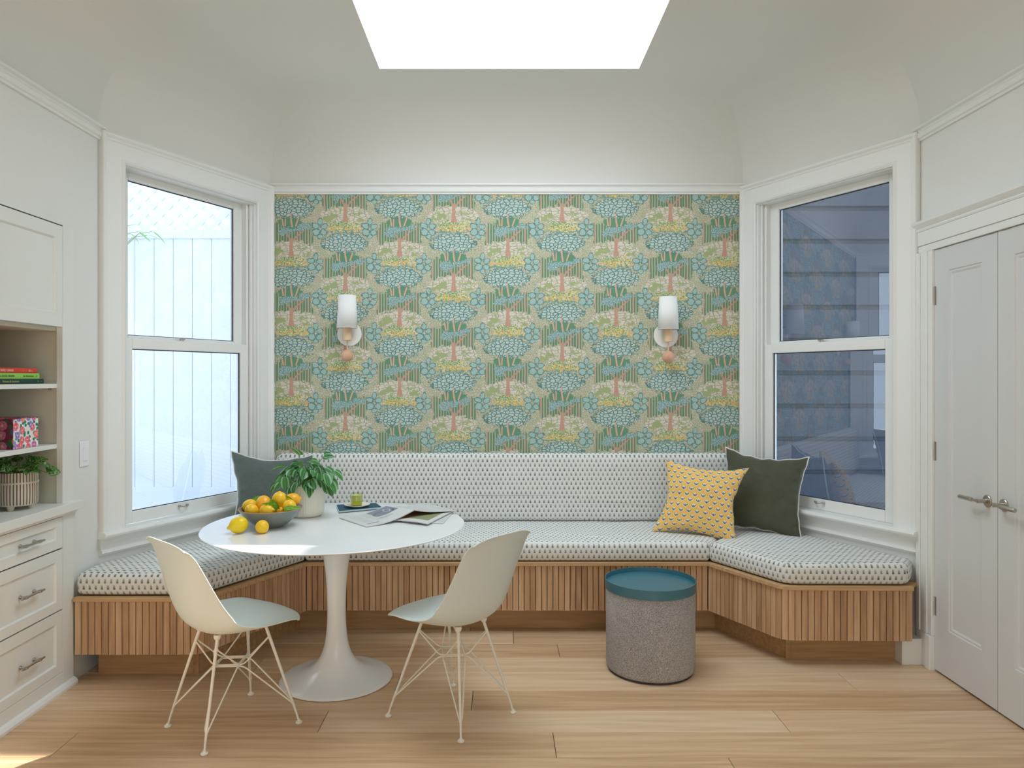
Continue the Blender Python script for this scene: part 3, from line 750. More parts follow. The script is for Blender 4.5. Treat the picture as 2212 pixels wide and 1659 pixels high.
# ------------------------------------------------------------------ pillows
def pillow(name, size, thick, m, loc, yaw, tilt, label, seed, piping=None, roll=0, pinch=.10, sx=1.0, corner=None, uvs=1.0):
    nu = 44; mb = MB(); grid = {}
    def P_(u, v, side):
        pin = pinch*(1+.25*noise.noise(Vector((seed, u*1.3, v*1.3))))
        x = u*(1-pin*(1-v*v)*abs(u)**2.0); y = v*(1-pin*(1-u*u)*abs(v)**2.0)
        if corner: 
            for (cu, cv, dx, dy) in corner:
                w_ = max(0, 1-((u-cu)**2+(v-cv)**2)**.5/.9)**1.6; x += dx*w_; y += dy*w_
        x += u*abs(u)**5*.030*noise.noise(Vector((v*4.5, seed, 2))); y += v*abs(v)**5*.030*noise.noise(Vector((u*4.5, seed, 9)))
        e = max(0, (1-u*u))*max(0, (1-v*v)); t = e**.42
        wr = noise.noise(Vector((x*2.2+seed, y*2.2, side*3)))*.22+abs(noise.noise(Vector((x*3.1+seed, y*1.6, side*5))))*.16+noise.noise(Vector((x*5+seed, y*5, 7)))*.05
        # gathers running in from the seams
        edge = (1-abs(u))*(1-abs(v)); wr += .20*math.sin(24*(u if abs(v) > abs(u) else v)+seed)*math.exp(-((1-max(abs(u), abs(v)))/.16)**2)*t*2.0
        return Vector((x*size*sx/2, y*size/2, side*(thick/2)*t*(1+wr)))
    UVp = {}
    for side in (1, -1):
        V = []
        for i in range(nu+1):
            row = []
            for j in range(nu+1):
                # cluster the samples towards the seams
                a = -math.cos(PI*i/nu); b = -math.cos(PI*j/nu); a = .6*a+.4*(2*i/nu-1); b = .6*b+.4*(2*j/nu-1)
                if side == -1 and (i in (0, nu) or j in (0, nu)): v = grid[(i, j)]
                else:
                    v = mb.bm.verts.new(P_(a, b, side))
                    if side == 1: grid[(i, j)] = v
                UVp[v] = (a*size*sx/2*uvs, b*size/2*uvs)
                row.append(v)
            V.append(row)
        for i in range(nu):
            for j in range(nu):
                q = (V[i][j], V[i+1][j], V[i+1][j+1], V[i][j+1]); mb.bm.faces.new(q if side == 1 else q[::-1])
    L = mb.bm.loops.layers.uv.new('UVMap')
    for fc in mb.bm.faces:
        for lp in fc.loops: lp[L].uv = UVp[lp.vert]
    border = [(i, 0) for i in range(nu)]+[(nu, j) for j in range(nu)]+[(i, nu) for i in range(nu, 0, -1)]+[(0, j) for j in range(nu, 0, -1)]
    bpts = [grid[b].co.copy() for b in border]
    root = thing(name, label, 'pillow', loc)
    root.rotation_euler = Matrix.Rotation(yaw, 4, 'Z').to_euler()
    root.matrix_world = Matrix.Translation(loc) @ Matrix.Rotation(yaw, 4, 'Z') @ Matrix.Rotation(PI/2-tilt, 4, 'X') @ Matrix.Rotation(roll, 4, 'Z')
    for fc in mb.bm.faces: fc.smooth = True
    o = mb.build('pillow_cover', M[m], root, recalc=False); o.data.polygons.foreach_set('use_smooth', [True]*len(o.data.polygons))
    if piping:
        pp = [Vector((p.x, p.y, p.z)) for p in bpts]
        MB().tube(pp, .0045, 6, closed=True).build('piping', M[piping], root, smooth=True)
    return root
pillow('throw_pillow', .47, .15, 'velvet_green', (1.553, 4.375, .732), math.radians(-34), math.radians(12), 'dark green velvet throw pillow with white piping by the right window', 3.1, 'piping', roll=math.radians(-2.5), pinch=.13, corner=((-1, 1, -.05, .08), (1, 1, .04, .03), (1, -1, .04, -.04)))
pillow('throw_pillow', .45, .14, 'block', (1.165, 4.315, .700), math.radians(-20), math.radians(20), 'yellow block print throw pillow with small blue flowers in front of the dark green one', 8.3, None, roll=math.radians(-5), pinch=.17, sx=1.03, corner=((-1, -1, -.10, .0), (1, 1, .10, .03), (1, -1, .02, -.04)))
pillow('throw_pillow', .46, .14, 'velvet_grey', (-1.345, 4.345, .735), math.radians(24), math.radians(12), 'grey-green velvet throw pillow with white piping in the left corner', 5.7, 'piping', roll=math.radians(-3), pinch=.14, corner=((-1, 1, -.07, .07), (-1, -1, -.05, -.02)))
# ------------------------------------------------------------------ tulip table
TC = Vector((-.777, 3.48, 0)); TZ = .730
tb = thing('pedestal_table', 'round white pedestal table with a trumpet base in front of the bench', 'table', TC)
MB().lathe([(0, TZ-.020), (.52, TZ-.020), (.575, TZ-.014), (.600, TZ-.006), (.604, TZ-.0025), (.602, TZ-.0005), (.599, TZ), (0, TZ)], 128).build('table_top', M['table'], tb, smooth=True, sharp=.9)
bz = [(0,.0), (.258,.0), (.262,.003), (.262,.007), (.256,.012), (.235,.018), (.205,.025), (.170,.034), (.137,.047), (.108,.066), (.085,.090), (.068,.120), (.056,.160), (.048,.210), (.0435,.270), (.0425,.330), (.0435,.390), (.0465,.450), (.052,.510), (.060,.570), (.071,.625), (.084,.670), (.099,.700), (.108,.710), (0,.710)]
o = MB().lathe(bz, 72).build('pedestal', M['table'], tb, smooth=True, sharp=.9); sb = o.modifiers.new('s', 'SUBSURF'); sb.levels = 1; sb.render_levels = 1
# ------------------------------------------------------------------ shell chairs on wire bases
def make_chair(name, label, loc, yaw):
    """local frame: +Y forward, +X to the sitter's right, origin on the floor"""
    c = thing(name, label, 'chair', loc, yaw, 'shell chairs at the pedestal table')
    prof = [(.258,.413), (.246,.420), (.214,.426), (.160,.424), (.095,.414), (.03,.404), (-.035,.400), (-.095,.405), (-.145,.424), (-.182,.458), (-.207,.505), (-.226,.560), (-.243,.620), (-.258,.680), (-.270,.735), (-.281,.775), (-.292,.800)]
    hw =   [.172, .198, .216, .226, .231, .233, .232, .229, .225, .220, .215, .210, .206, .202, .197, .190, .180]
    rise = [.000, .002, .008, .018, .030, .042, .056, .070, .082, .088, .084, .074, .062, .050, .038, .028, .018]
    mb = MB(); NJ = 22; n = len(prof)
    def cr(arr, t):
        i = min(int(t), n-2); f = t-i; g = lambda k: arr[max(0, min(n-1, k))]
        p0, p1, p2, p3 = g(i-1), g(i), g(i+1), g(i+2)
        if isinstance(p1, tuple): return tuple(cr1(a, b, cc, d, f) for a, b, cc, d in zip(p0, p1, p2, p3))
        return cr1(p0, p1, p2, p3, f)
    def cr1(a, b, c_, d, f): return .5*((2*b)+(-a+c_)*f+(2*a-5*b+4*c_-d)*f*f+(-a+3*b-3*c_+d)*f**3)
    NI = 44; V = []
    for i in range(NI+1):
        t = (n-1)*i/NI; y, z = cr(prof, t); w = cr(hw, t); r = cr(rise, t)
        y2, z2 = cr(prof, min(n-1, t+.05)); y1, z1 = cr(prof, max(0, t-.05)); d = Vector((y2-y1, z2-z1)).normalized(); nn = Vector((-d.y, d.x))*-1
        nn = Vector((d.y, -d.x))  # towards the sitter side
        if nn.x < 0 and nn.y < 0: nn = -nn
        row = []
        for j in range(NJ+1):
            s_ = -1+2*j/NJ; a = abs(s_)
            q = r*(a**2.3)
            # lip turned outwards at the very rim
            yy = y+nn.x*q; zz = z+nn.y*q
            yy -= .058*a**2.8*max(0, min(1, (y-.02)/.236))**1.5
            k_ = max(0, (i-(NI-12))/12)**2; zz -= .034*k_*a**3.4
            row.append(mb.bm.verts.new((s_*w*(1-.02*a), yy, zz)))
        V.append(row)
    for i in range(NI):
        for j in range(NJ): mb.bm.faces.new((V[i][j], V[i][j+1], V[i+1][j+1], V[i+1][j]))
    o = mb.build('seat_shell', M['shell'], c, smooth=True, sharp=3)
    m = o.modifiers.new('t', 'SOLIDIFY'); m.thickness = .0055; m.offset = 0
    m = o.modifiers.new('b', 'BEVEL'); m.width = .002; m.segments = 2; m.limit_method = 'ANGLE'; m.angle_limit = 1.0
    feet = {(-1,-1): (-.162,-.192), (1,-1): (.162,-.192), (1,1): (.198,.190), (-1,1): (-.198,.190)}
    mounts = {k: Vector((k[0]*.078, .108 if k[1] > 0 else -.100, .392)) for k in feet}
    for k, (fx, fy) in feet.items():
        foot = Vector((fx, fy, .012)); mt = mounts[k]
        knee = mt.lerp(foot, .82)
        MB().tube([mt, mt.lerp(foot, .05), knee, foot.lerp(knee, .35), Vector((fx*.995, fy*.995, .010))], [.0062, .0066, .0052, .0042, .0042], 12).build('leg', M['wire'], c, smooth=True)
        MB().lathe([(0,0), (.0125,0), (.0145,.003), (.0135,.007), (.008,.010), (.0055,.016), (0,.016)], 18, c=(fx, fy, 0)).build('foot', M['wire'], c, smooth=True)
        MB().lathe([(0,0), (.009,0), (.012,.004), (.014,.010), (.014,.020), (0,.020)], 18, c=(mt.x, mt.y, mt.z-.003)).build('seat_mount', M['wire'], c, smooth=True)
    cen = Vector((0, 0, .252))
    def soft(pts, r=.018, n=5):
        out = [pts[0]]
        for i in range(1, len(pts)-1):
            p = pts[i]; a = (pts[i-1]-p); b = (pts[i+1]-p); rr = min(r, a.length*.4, b.length*.4); a.normalize(); b.normalize()
            for k in range(n+1): t = k/n; out.append(((1-t)**2)*(p+a*rr)+2*t*(1-t)*p+t*t*(p+b*rr))
        return out+[pts[-1]]
    for ka, kb, dz in (((-1,-1), (1,1), 0), ((1,-1), (-1,1), .007)):
        fa = Vector((*feet[ka], .012)); fb = Vector((*feet[kb], .012)); e = (fb-fa); e.z = 0; e.normalize(); p = Vector((-e.y, e.x, 0))
        for sgn in (-1, 1):
            na = cen-e*.060+p*.046*sgn+Vector((0,0,dz)); nb = cen+e*.060+p*.046*sgn+Vector((0,0,dz))
            la = mounts[ka].lerp(fa, .865); lb = mounts[kb].lerp(fb, .865)
            la2 = mounts[ka].lerp(fa, .81)+p*.007*sgn; lb2 = mounts[kb].lerp(fb, .81)+p*.006*sgn
            MB().tube(soft([la, la2, na, nb, lb2, lb]), .0031, 8).build('lower_brace', M['wire'], c, smooth=True)
            ma = mounts[ka].lerp(fa, .09)+p*.003*sgn; mb_ = mounts[kb].lerp(fb, .09)+p*.003*sgn
            up = Vector((0,0,.0064))
            MB().tube(soft([ma, ma-Vector((0,0,.010))+p*.006*sgn, na+up, nb+up, mb_-Vector((0,0,.010))+p*.006*sgn, mb_]), .0031, 8).build('upper_brace', M['wire'], c, smooth=True)
    return c
def fyaw(fx, fy): return math.atan2(fy, fx)-PI/2
make_chair('shell_chair', 'pale mint shell chair on white wire legs, left of the table base', (-1.105, 3.024, 0), fyaw(.68, .73))
make_chair('shell_chair', 'pale mint shell chair on white wire legs, right of the table base', (-.200, 3.117, 0), fyaw(-.77, .64))
# ------------------------------------------------------------------ pouf with tray
def felt():
    t = NT('speckled grey wool felt'); n = t.noise(t.obj(), 330, 3, .7); m = t.noise(t.obj(), 4, 2)
    t.set(t.ramp(n*.9+m*.1, [(.36, lin(100,98,100)), (.5, lin(164,160,160)), (.66, lin(216,210,206))]), .95); t.bump(n, .6, .0015); return t.m
M['felt'] = felt()
M['teal'] = plain('teal lacquered tray', lin(46,108,124), .42, var=.03, Specular_IOR_Level=.9)
PC = Vector((.730, 3.60, 0))
pf = thing('pouf', 'cylindrical grey felt pouf standing on the floor at the right', 'pouf', PC)
MB().lathe([(0,.010), (.204,.010), (.211,.016), (.2135,.03), (.214,.2), (.2135,.385), (.209,.3955), (0,.397)], 96).build('pouf_body', M['felt'], pf, smooth=True, sharp=.9)
MB().lathe([(0,0), (.203,0), (.203,.011), (0,.011)], 64).build('pouf_base', M['dark'], pf, smooth=True)
tr = thing('serving_tray', 'round teal tray with an upright rim on top of the grey pouf', 'tray', PC+Vector((0,0,.3975)))
MB().lathe([(0,-.0), (.2145,-.0), (.2165,-.004), (.2185,-.003), (.2185,.041), (.2160,.041), (.2160,.018), (0,.016)], 128).build('tray_body', M['teal'], tr, smooth=True, sharp=.7)
# ------------------------------------------------------------------ wall sconces
M['shade'] = plain('white linen shade', (.86,.86,.84), .9, grain=.25, gs=900, var=.01)
M['plate'] = plain('white painted metal plate', (.82,.81,.77), .45, var=.01)
def sconce(px, py, label, seed):
    Yp = YB-.075; c = pt(px, py, Yp); base = pt(px+0, py, Yp)
    s = thing('wall_sconce', label, 'wall lamp', (c.x, YB-.002, c.z), 0, 'wall sconces on the wallpaper')
    mb = MB(lambda a, b, cc: Vector((a, -cc, b)))
    seg = 48; rg = []
    for r, d in ((0,0),(.078,0),(.078,.006),(.075,.009),(0,.010)):
        rg.append([mb.bm.verts.new((r*math.cos(2*PI*k/seg), -d, r*math.sin(2*PI*k/seg))) for k in range(seg)] if r else [mb.bm.verts.new((0,-d,0))])
    for a, b in zip(rg, rg[1:]):
        for j in range(seg):
            q = (j+1)%seg
            if len(a)==1: mb.bm.faces.new((a[0], b[j], b[q]))
            elif len(b)==1: mb.bm.faces.new((a[j], a[q], b[0]))
            else: mb.bm.faces.new((a[j], a[q], b[q], b[j]))
    mb.build('backplate', M['plate'], s, smooth=True, sharp=.6)
    MB().tube([(0,-.008,-.01), (0,-.075,-.01)], .007, 12).build('arm', M['plate'], s, smooth=True)
    a = (0,-.073,0)
    MB().lathe([(0,-.045), (.027,-.045), (.0285,-.043), (.0285,.050), (0,.050)], 36, c=a).build('wood_cup', M['beech'], s, smooth=True, sharp=.6)
    MB().tube([(0,-.073,-.044), (0,-.073,-.105)], .0042, 12).build('stem', M['beech'], s, smooth=True)
    pr = [(.038*math.sin(PI*k/20), -.140-.038*math.cos(PI*k/20)) for k in range(21)]; pr[0] = (0, pr[0][1]); pr[-1] = (0, pr[-1][1])
    MB().lathe(pr, 36, c=a).build('wood_ball', M['ball'], s, smooth=True, sharp=2)
    sh = MB().lathe([(.0655,.035), (.0555,.243)], 64, c=a).build('lamp_shade', M['shade'], s, smooth=True)
    m = sh.modifiers.new('t','SOLIDIFY'); m.thickness = .0016
    MB().tube([(.065*math.cos(2*PI*k/48), -.073+.065*math.sin(2*PI*k/48), .036) for k in range(48)], .0013, 6, closed=True).build('shade_trim', M['shade'], s, smooth=True)
    MB().tube([(.0553*math.cos(2*PI*k/48), -.073+.0553*math.sin(2*PI*k/48), .242) for k in range(48)], .0013, 6, closed=True).build('shade_trim', M['shade'], s, smooth=True)
    MB().lathe([(0,.05),(.010,.05),(.010,.085),(.020,.115),(.024,.14),(.016,.165),(0,.172)], 20, c=a).build('bulb', M['plate'], s, smooth=True, sharp=2)
    return s
sconce(750, 720.5, 'left wall sconce with a white shade and wooden ball', 1)
sconce(1443.5, 723.5, 'right wall sconce with a white shade and wooden ball', 2)
# ------------------------------------------------------------------ things on the table
M['bowl'] = plain('sage glazed stoneware', lin(122,130,124), .3, var=.08)
M['bowl_rim'] = plain('raw terracotta rim', lin(186,138,104), .6, var=.1)
BC = Vector((-1.072, 3.425, TZ))
bowl = thing('fruit_bowl', 'sage green stoneware bowl heaped with lemons on the left of the table', 'bowl', BC)
MB().lathe([(0,.003), (.050,.003), (.052,0), (.060,0), (.064,.004), (.090,.022), (.116,.046), (.134,.070), (.1425,.083), (.1440,.0842), (.1415,.0848), (.139,.083), (.130,.070), (.111,.047), (.084,.024), (.050,.012), (0,.010)], 96).build('bowl_body', M['bowl'], bowl, smooth=True, sharp=1.2)
MB().tube([(.1425*math.cos(2*PI*k/96), .1425*math.sin(2*PI*k/96), .0846) for k in range(96)], .0020, 6, closed=True).build('bowl_rim', M['bowl_rim'], bowl, smooth=True, label='brown unglazed rim')
def lemon_mat(name, c0, c1):
    t = NT(name); n = t.noise(t.obj(), 12, 2); v = t.vor(t.obj(), 260, 'F1', 1, 'Distance', '3D')
    t.set(t.mix(n, c0, c1), .36, Subsurface_Weight=.12, Subsurface_Scale=.01); t.b.inputs['Subsurface Radius'].default_value = (1, .6, .1)
    t.bump(v, .18, .001); return t.m
M['lemon'] = lemon_mat('lemon skin', lin(240,186,20), lin(250,206,44)); M['lemon2'] = lemon_mat('fresh lemon skin', lin(232,200,16), lin(244,216,30))
M['orange_lemon'] = lemon_mat('ripe lemon skin', lin(244,172,22), lin(250,194,40))
def leaf_mat(name, c0, c1, vein, stripe=0, trans=.25):
    t = NT(name); u, v, _ = t.xyz(t.uv()); r = t.rnd()
    a = v.abs(); 
    if stripe: # stripes curving with the outline
        w = ((a/((u*(1.0-u)).max(.004).sqrt()*2.0))*stripe).frac(); f = w.above(.62, .22)
    else:
        w = t.noise(t.vec(u*.6, v), 9, 3); f = w.above(.56, .06)
    base = t.mix(r, c0, c1)
    col = t.mix(f*.75, base, vein)
    col = t.mix(a.below(.012, .02)*.7, col, vein)
    t.set(col, .34)
    tl = t.n('ShaderNodeBsdfTranslucent'); t.link(t.mix(.5, col, (.3,.6,.05)), tl.inputs[0])
    mx = t.n('ShaderNodeMixShader'); mx.inputs[0].default_value = trans; t.t.links.new(t.b.outputs[0], mx.inputs[1]); t.t.links.new(tl.outputs[0], mx.inputs[2]); t.t.links.new(mx.outputs[0], t.out.inputs[0])
    return t.m
M['lemon_leaf'] = leaf_mat('lemon leaf', lin(92,150,36), lin(122,176,44), lin(160,206,84))
M['peperomia'] = leaf_mat('striped peperomia leaf', lin(30,88,50), lin(58,132,52), lin(164,200,172), 3, .30)
M['pothos'] = leaf_mat('marbled pothos leaf', lin(34,92,36), lin(56,122,44), lin(196,212,150), 0, .15)
M['stem'] = plain('green stem', lin(120,140,70), .5, var=.1)
def leaf_mesh(name, L, Wd, m, tipw=.55, cup=.25, droop=.3, nu=8, nv=3, heart=.0):
    """leaf along +X from the origin, width in Y; returns mesh data"""
    bm = bmesh.new(); uvl = bm.loops.layers.uv.new('UVMap'); V = []
    for i in range(nu+1):
        u = i/nu; w = Wd/2*(math.sin(PI*min(1, u**tipw))**.85 if 0 < u < 1 else 0.02)
        row = []
        for j in range(-nv, nv+1):
            s_ = j/nv; x = L*(u-heart*(abs(s_)**1.5)*(1-u)**3*(1 if u > 0 else 0)); z = cup*w*abs(s_)**1.4-droop*L*u*u*.5
            row.append((bm.verts.new((x, s_*w, z)), (u, s_*max(.02, w/(Wd))*1.0)))
        V.append(row)
    for i in range(nu):
        for j in range(2*nv):
            q = (V[i][j], V[i+1][j], V[i+1][j+1], V[i][j+1]); f = bm.faces.new([a[0] for a in q]); f.smooth = True
            for lp, a in zip(f.loops, q): lp[uvl].uv = a[1]
    me = bpy.data.meshes.new(name); bm.to_mesh(me); bm.free(); me.materials.append(m); return me
def place_leaf(name, me, parent, base, direction, roll=0, scale=1.0):
    o = bpy.data.objects.new(name, me); COL.objects.link(o); o.parent = parent
    d = Vector(direction).normalized(); up = Vector((0,0,1)); y = up.cross(d)
    if y.length < .05: y = Vector((0,1,0))
    y.normalize(); z = d.cross(y)
    R = Matrix((d, y, z)).transposed().to_4x4() @ Matrix.Rotation(roll, 4, 'X')
    o.matrix_local = Matrix.Translation(base) @ R @ Matrix.Scale(scale, 4); return o
def lemon_mesh(m, r, Lg, nub):
    mb = MB(); pr = []
    n = 22
    for i in range(n+1):
        t = PI*i/n; x = -math.cos(t)*Lg; rr = r*math.sin(t)**.92
        if t > PI*.82: rr += 0
        pr.append((max(0, rr), x))
    # nub at the +z end and a small stem scar at the other
    pr = [(0, -Lg)]+pr[1:-2]+[(r*.26, Lg*.985), (r*.20, Lg+nub*.5), (r*.12, Lg+nub*.9), (0, Lg+nub)]
    mb.lathe(pr, 28); return mb
lemons = []
def lemon(c, r, Lg, nub, ax, mat_, label, group, seed):
    mb = lemon_mesh(M[mat_], r, Lg, nub)
    for v in mb.bm.verts: v.co *= 1+.035*noise.noise(v.co*28+Vector((seed, 0, 0)))
    o = mb.build('lemon', M[mat_], smooth=True, sharp=2)
    o.location = c; o.rotation_mode = 'QUATERNION'; o.rotation_quaternion = Vector(ax).normalized().to_track_quat('Z', 'Y')
    return tag(o, label, 'lemon', group)
lemon((-1.163, 3.262, TZ+.0378), .0365, .041, .009, (-1, -.2, -.28), 'lemon2', 'large lemon with a pointed tip lying on the table left of the bowl', 'lemons lying on the table', 1)
lemon((-1.058, 3.262, TZ+.0295), .0295, .030, .003, (.2, -.9, .3), 'lemon', 'small round lemon lying on the table in front of the bowl', 'lemons lying on the table', 2)
gl = 'lemons heaped in the bowl'
for i, (px, py, D, r, ax, m_, lab) in enumerate([
    (539.5, 1093, 3.450, .0310, (-1, -.2, -.5), 'lemon', 'leftmost lemon in the bowl with its tip over the rim'),
    (544, 1103.5, 3.372, .0300, (-.3, -.6, .5), 'lemon', 'pale lemon at the front left of the bowl'),
    (570.5, 1088.5, 3.425, .0355, (.4, -.3, -.6), 'orange_lemon', 'large lemon in the left half of the bowl with a leaf behind it'),
    (576.5, 1104.5, 3.362, .0330, (.8, -.3, .2), 'lemon', 'lemon at the front centre of the bowl just above the rim'),
    (604, 1080.5, 3.445, .0365, (.1, -.3, .9), 'lemon', 'topmost lemon in the bowl beside the plant pot'),
    (632, 1080.5, 3.480, .0330, (.8, .4, .2), 'orange_lemon', 'orange-tinted lemon at the back right of the bowl with a leaf on top'),
    (625, 1094, 3.390, .0315, (.3, -.8, .3), 'lemon', 'lemon at the right front of the bowl'),
    (588, 1106, 3.44, .026, (0, 1, 0), 'lemon', 'lemon half hidden deep in the middle of the bowl'),
    (606, 1106, 3.42, .025, (1, 0, 0), 'orange_lemon', 'lemon deep in the right half of the bowl below the topmost one')]):
    lemon(pt(px, py, D), r, r*1.1, .006, ax, m_, lab, gl, i+5)
ll = leaf_mesh('lemon_leaf', .085, .034, M['lemon_leaf'], .6, .5, .45)
lsp = [((px, py, D), d, r, s_) for (px, py, D), d, r, s_ in [((566,1075,3.47), (-1,-.1,-.30), -1.0, .80), ((600,1096,3.36), (-1,-.1,.42), .9, .85), ((583,1080,3.40), (.75,-.1,-.85), 1.2, .95), ((612,1073,3.44), (1,-.05,-.12), -.6, .62), ((613,1104,3.33), (1,.1,.32), -.9, 1.0)]]
for i, (q, d, r, s_) in enumerate(lsp):
    o = place_leaf('lemon_leaf', ll, None, pt(*q), d, r, s_)
    tag(o, ['lemon leaf standing up behind the left lemons in the bowl', 'bright curled lemon leaf over the front centre lemon', 'dark lemon leaf hanging between the two biggest lemons', 'small lemon leaf lying on the back right lemon', 'light green lemon leaf at the right front rim of the bowl'][i], 'leaf', 'leaves among the lemons')
tag(MB().tube([pt(584, 1078, 3.42), pt(588, 1066, 3.42), pt(594.5, 1053, 3.42)], [.0022, .0018, .0022], 6).build('lemon_twig', M['stem'], smooth=True), 'thin green lemon twig sticking up from the bowl', 'twig')
# --- plant pot with peperomia
def ribs(n, amp): return lambda t, z: 1+amp*(abs(math.sin(n*t/2))**.8-.5)
M['pot'] = plain('cream ribbed ceramic', lin(236,231,216), .42, var=.03)
M['soil'] = plain('potting soil', lin(60,46,34), .95, grain=.8, gs=60, var=.3)
PP = Vector((-.977, 3.690, TZ))
pot = thing('potted_plant', 'striped green leafy plant in a cream ribbed pot on the table', 'plant', PP)
mb = MB(); rb = ribs(46, .022)
mb.lathe([(0,.0), (.070,.0), (.078,.004), (.0845,.012), (.0875,.024), (.089,.04), (.0895,.10), (.0895,.166), (.0885,.1685), (.0855,.1685), (.0845,.166), (.0845,.148), (0,.148)], 184, rmod=lambda t, z: rb(t, z) if .016 < z < .160 else 1)
mb.build('pot', M['pot'], pot, smooth=True, sharp=1.0)
MB().lathe([(0,.152), (.084,.149)], 24).build('soil', M['soil'], pot, smooth=True)
pm = [leaf_mesh('leaf', .068, .064, M['peperomia'], .60, .30, .35, heart=.3), leaf_mesh('leaf', .060, .056, M['peperomia'], .60, .2, .6, heart=.3), leaf_mesh('leaf', .048, .044, M['peperomia'], .62, .35, .3, heart=.25)]
rnd = random.Random(11); st = MB()
for i in range(64):
    th = i*2.399963+rnd.uniform(-.2, .2); q = (i+.5)/64; el = math.radians(80-78*q**.8+rnd.uniform(-6, 6))
    R = .088+.035*q+rnd.uniform(-.016, .014)
    p = Vector((math.cos(th)*math.cos(el)*R*1.12, math.sin(th)*math.cos(el)*R, .160+math.sin(el)*R*1.15-.008*q))
    d = Vector((math.cos(th+rnd.uniform(-.5, .5))*.8, math.sin(th+rnd.uniform(-.5, .5))*.55-.35, -.15-.85*q+rnd.uniform(-.3, .2)))
    place_leaf('leaf', pm[rnd.choice((0, 0, 1, 1, 2))], pot, p, d, rnd.uniform(-.6, .6), rnd.uniform(.8, 1.08)*(1 if q > .25 else .85))
    b0 = Vector((math.cos(th)*.03*rnd.random(), math.sin(th)*.03*rnd.random(), .150)); st.tube([b0, b0.lerp(p, .55)+Vector((0,0,.012)), p], .0016, 5)
# hand placed: hanging leaf in front of the pot, leaf low on the left, sprays at the right
for (px, py, D, d, r_, s_, k) in ((665, 1040, 3.590, (-.1,-.3,-1), .0, .85, 0), (615, 1031, 3.58, (.15,-.35,-.9), .2, .95, 0), (712, 1037, 3.62, (.5,-.3,-.75), 0, 1.1, 0), (722, 1018, 3.66, (.8,-.2,-.5), .2, 1.05, 1), (703, 1024, 3.60, (.4,-.5,-.7), -.2, 1.05, 0), (612, 1008, 3.64, (-.85,-.3,-.2), .3, 1.0, 0), (690, 1040, 3.60, (.3,-.4,-.7), 0, .7, 2), (700, 985, 3.70, (1,-.1,.05), .9, .85, 1), (645, 983, 3.66, (-.3,-.4,.5), 0, 1.05, 0)):
    p = pt(px, py, D)-PP; place_leaf('leaf', pm[k], pot, p, d, r_, s_); st.tube([Vector((p.x*.2, p.y*.2, .150)), p*.6+Vector((0,0,.075)), p], .0016, 5)
o = st.build('stems', M['stem'], pot, smooth=True); o['kind'] = 'stuff'
# --- notebook, saucer, cup
M['teal_book'] = plain('deep teal cloth cover', lin(22,74,96), .6, grain=.2, gs=400, var=.1); M['pages'] = plain('page edges', lin(214,232,226), .8, var=.02)
nb = thing('notebook', 'dark teal notebook lying under the saucer', 'notebook', (-.765, 3.915, TZ))
q = [onz(727, 1092.5, TZ+.008)-Vector(nb.location), onz(732.5, 1105.5, TZ+.008)-Vector(nb.location), onz(824, 1097, TZ+.008)-Vector(nb.location), onz(812, 1088.5, TZ+.008)-Vector(nb.location)]
q = [(v.x, v.y) for v in q]; cq = Vector((sum(v[0] for v in q)/4, sum(v[1] for v in q)/4))
sh = lambda k: [tuple((Vector(v)-cq)*k+cq) for v in q]
MB().prism(q, .0005, .003).build('back_cover', M['teal_book'], nb); MB().prism(q, .0115, .014).build('front_cover', M['teal_book'], nb, bevel=.001); 
MB().prism([tuple(Vector(v)+Vector((-.004 if i < 2 else 0, 0))) for i, v in enumerate(sh(.97))], .003, .0115).build('page_block', M['pages'], nb)
sc_ = onz(771.5, 1093, TZ+.018); NZ = TZ+.0142
sau = thing('saucer', 'off-white saucer on the teal notebook', 'saucer', (sc_.x, sc_.y, NZ))
M['china'] = plain('off-white stoneware', lin(226,222,206), .3, var=.02)
MB().lathe([(0,.002), (.030,.002), (.031,0), (.036,0), (.040,.003), (.058,.009), (.0665,.0125), (.067,.0138), (.065,.0140), (.055,.0105), (.036,.006), (0,.0055)], 64).build('saucer_body', M['china'], sau, smooth=True, sharp=1.2)
M['drink'] = plain('yellow lemonade', lin(222,206,20), .12, var=.03)
M['froth'] = plain('pale lemonade ice', lin(226,222,130), .2, var=.05)
cu = thing('glass_cup', 'clear glass cup of yellow lemonade on the saucer', 'cup', (sc_.x-.003, sc_.y, NZ+.006))
MB().lathe([(0,0), (.0285,0), (.0295,.002), (.0305,.030), (.0315,.066), (.0305,.0665), (.0297,.066), (.0287,.030), (.0275,.005), (0,.004)], 40).build('cup_body', M['cup'], cu, smooth=True, sharp=1.2)
MB().lathe([(0,.0045), (.0270,.0048), (.0280,.028), (0,.028)], 32).build('drink', M['drink'], cu, smooth=True, sharp=.8)
MB().lathe([(0,.0282), (.0280,.0282), (.0291,.056), (0,.057)], 32).build('ice', M['froth'], cu, smooth=True, sharp=.8)
MB().tube([(-.029-.019*math.sin(PI*k/12), 0, .014+.040*k/12) for k in range(13)], .0030, 8).build('cup_handle', M['cup'], cu, smooth=True)
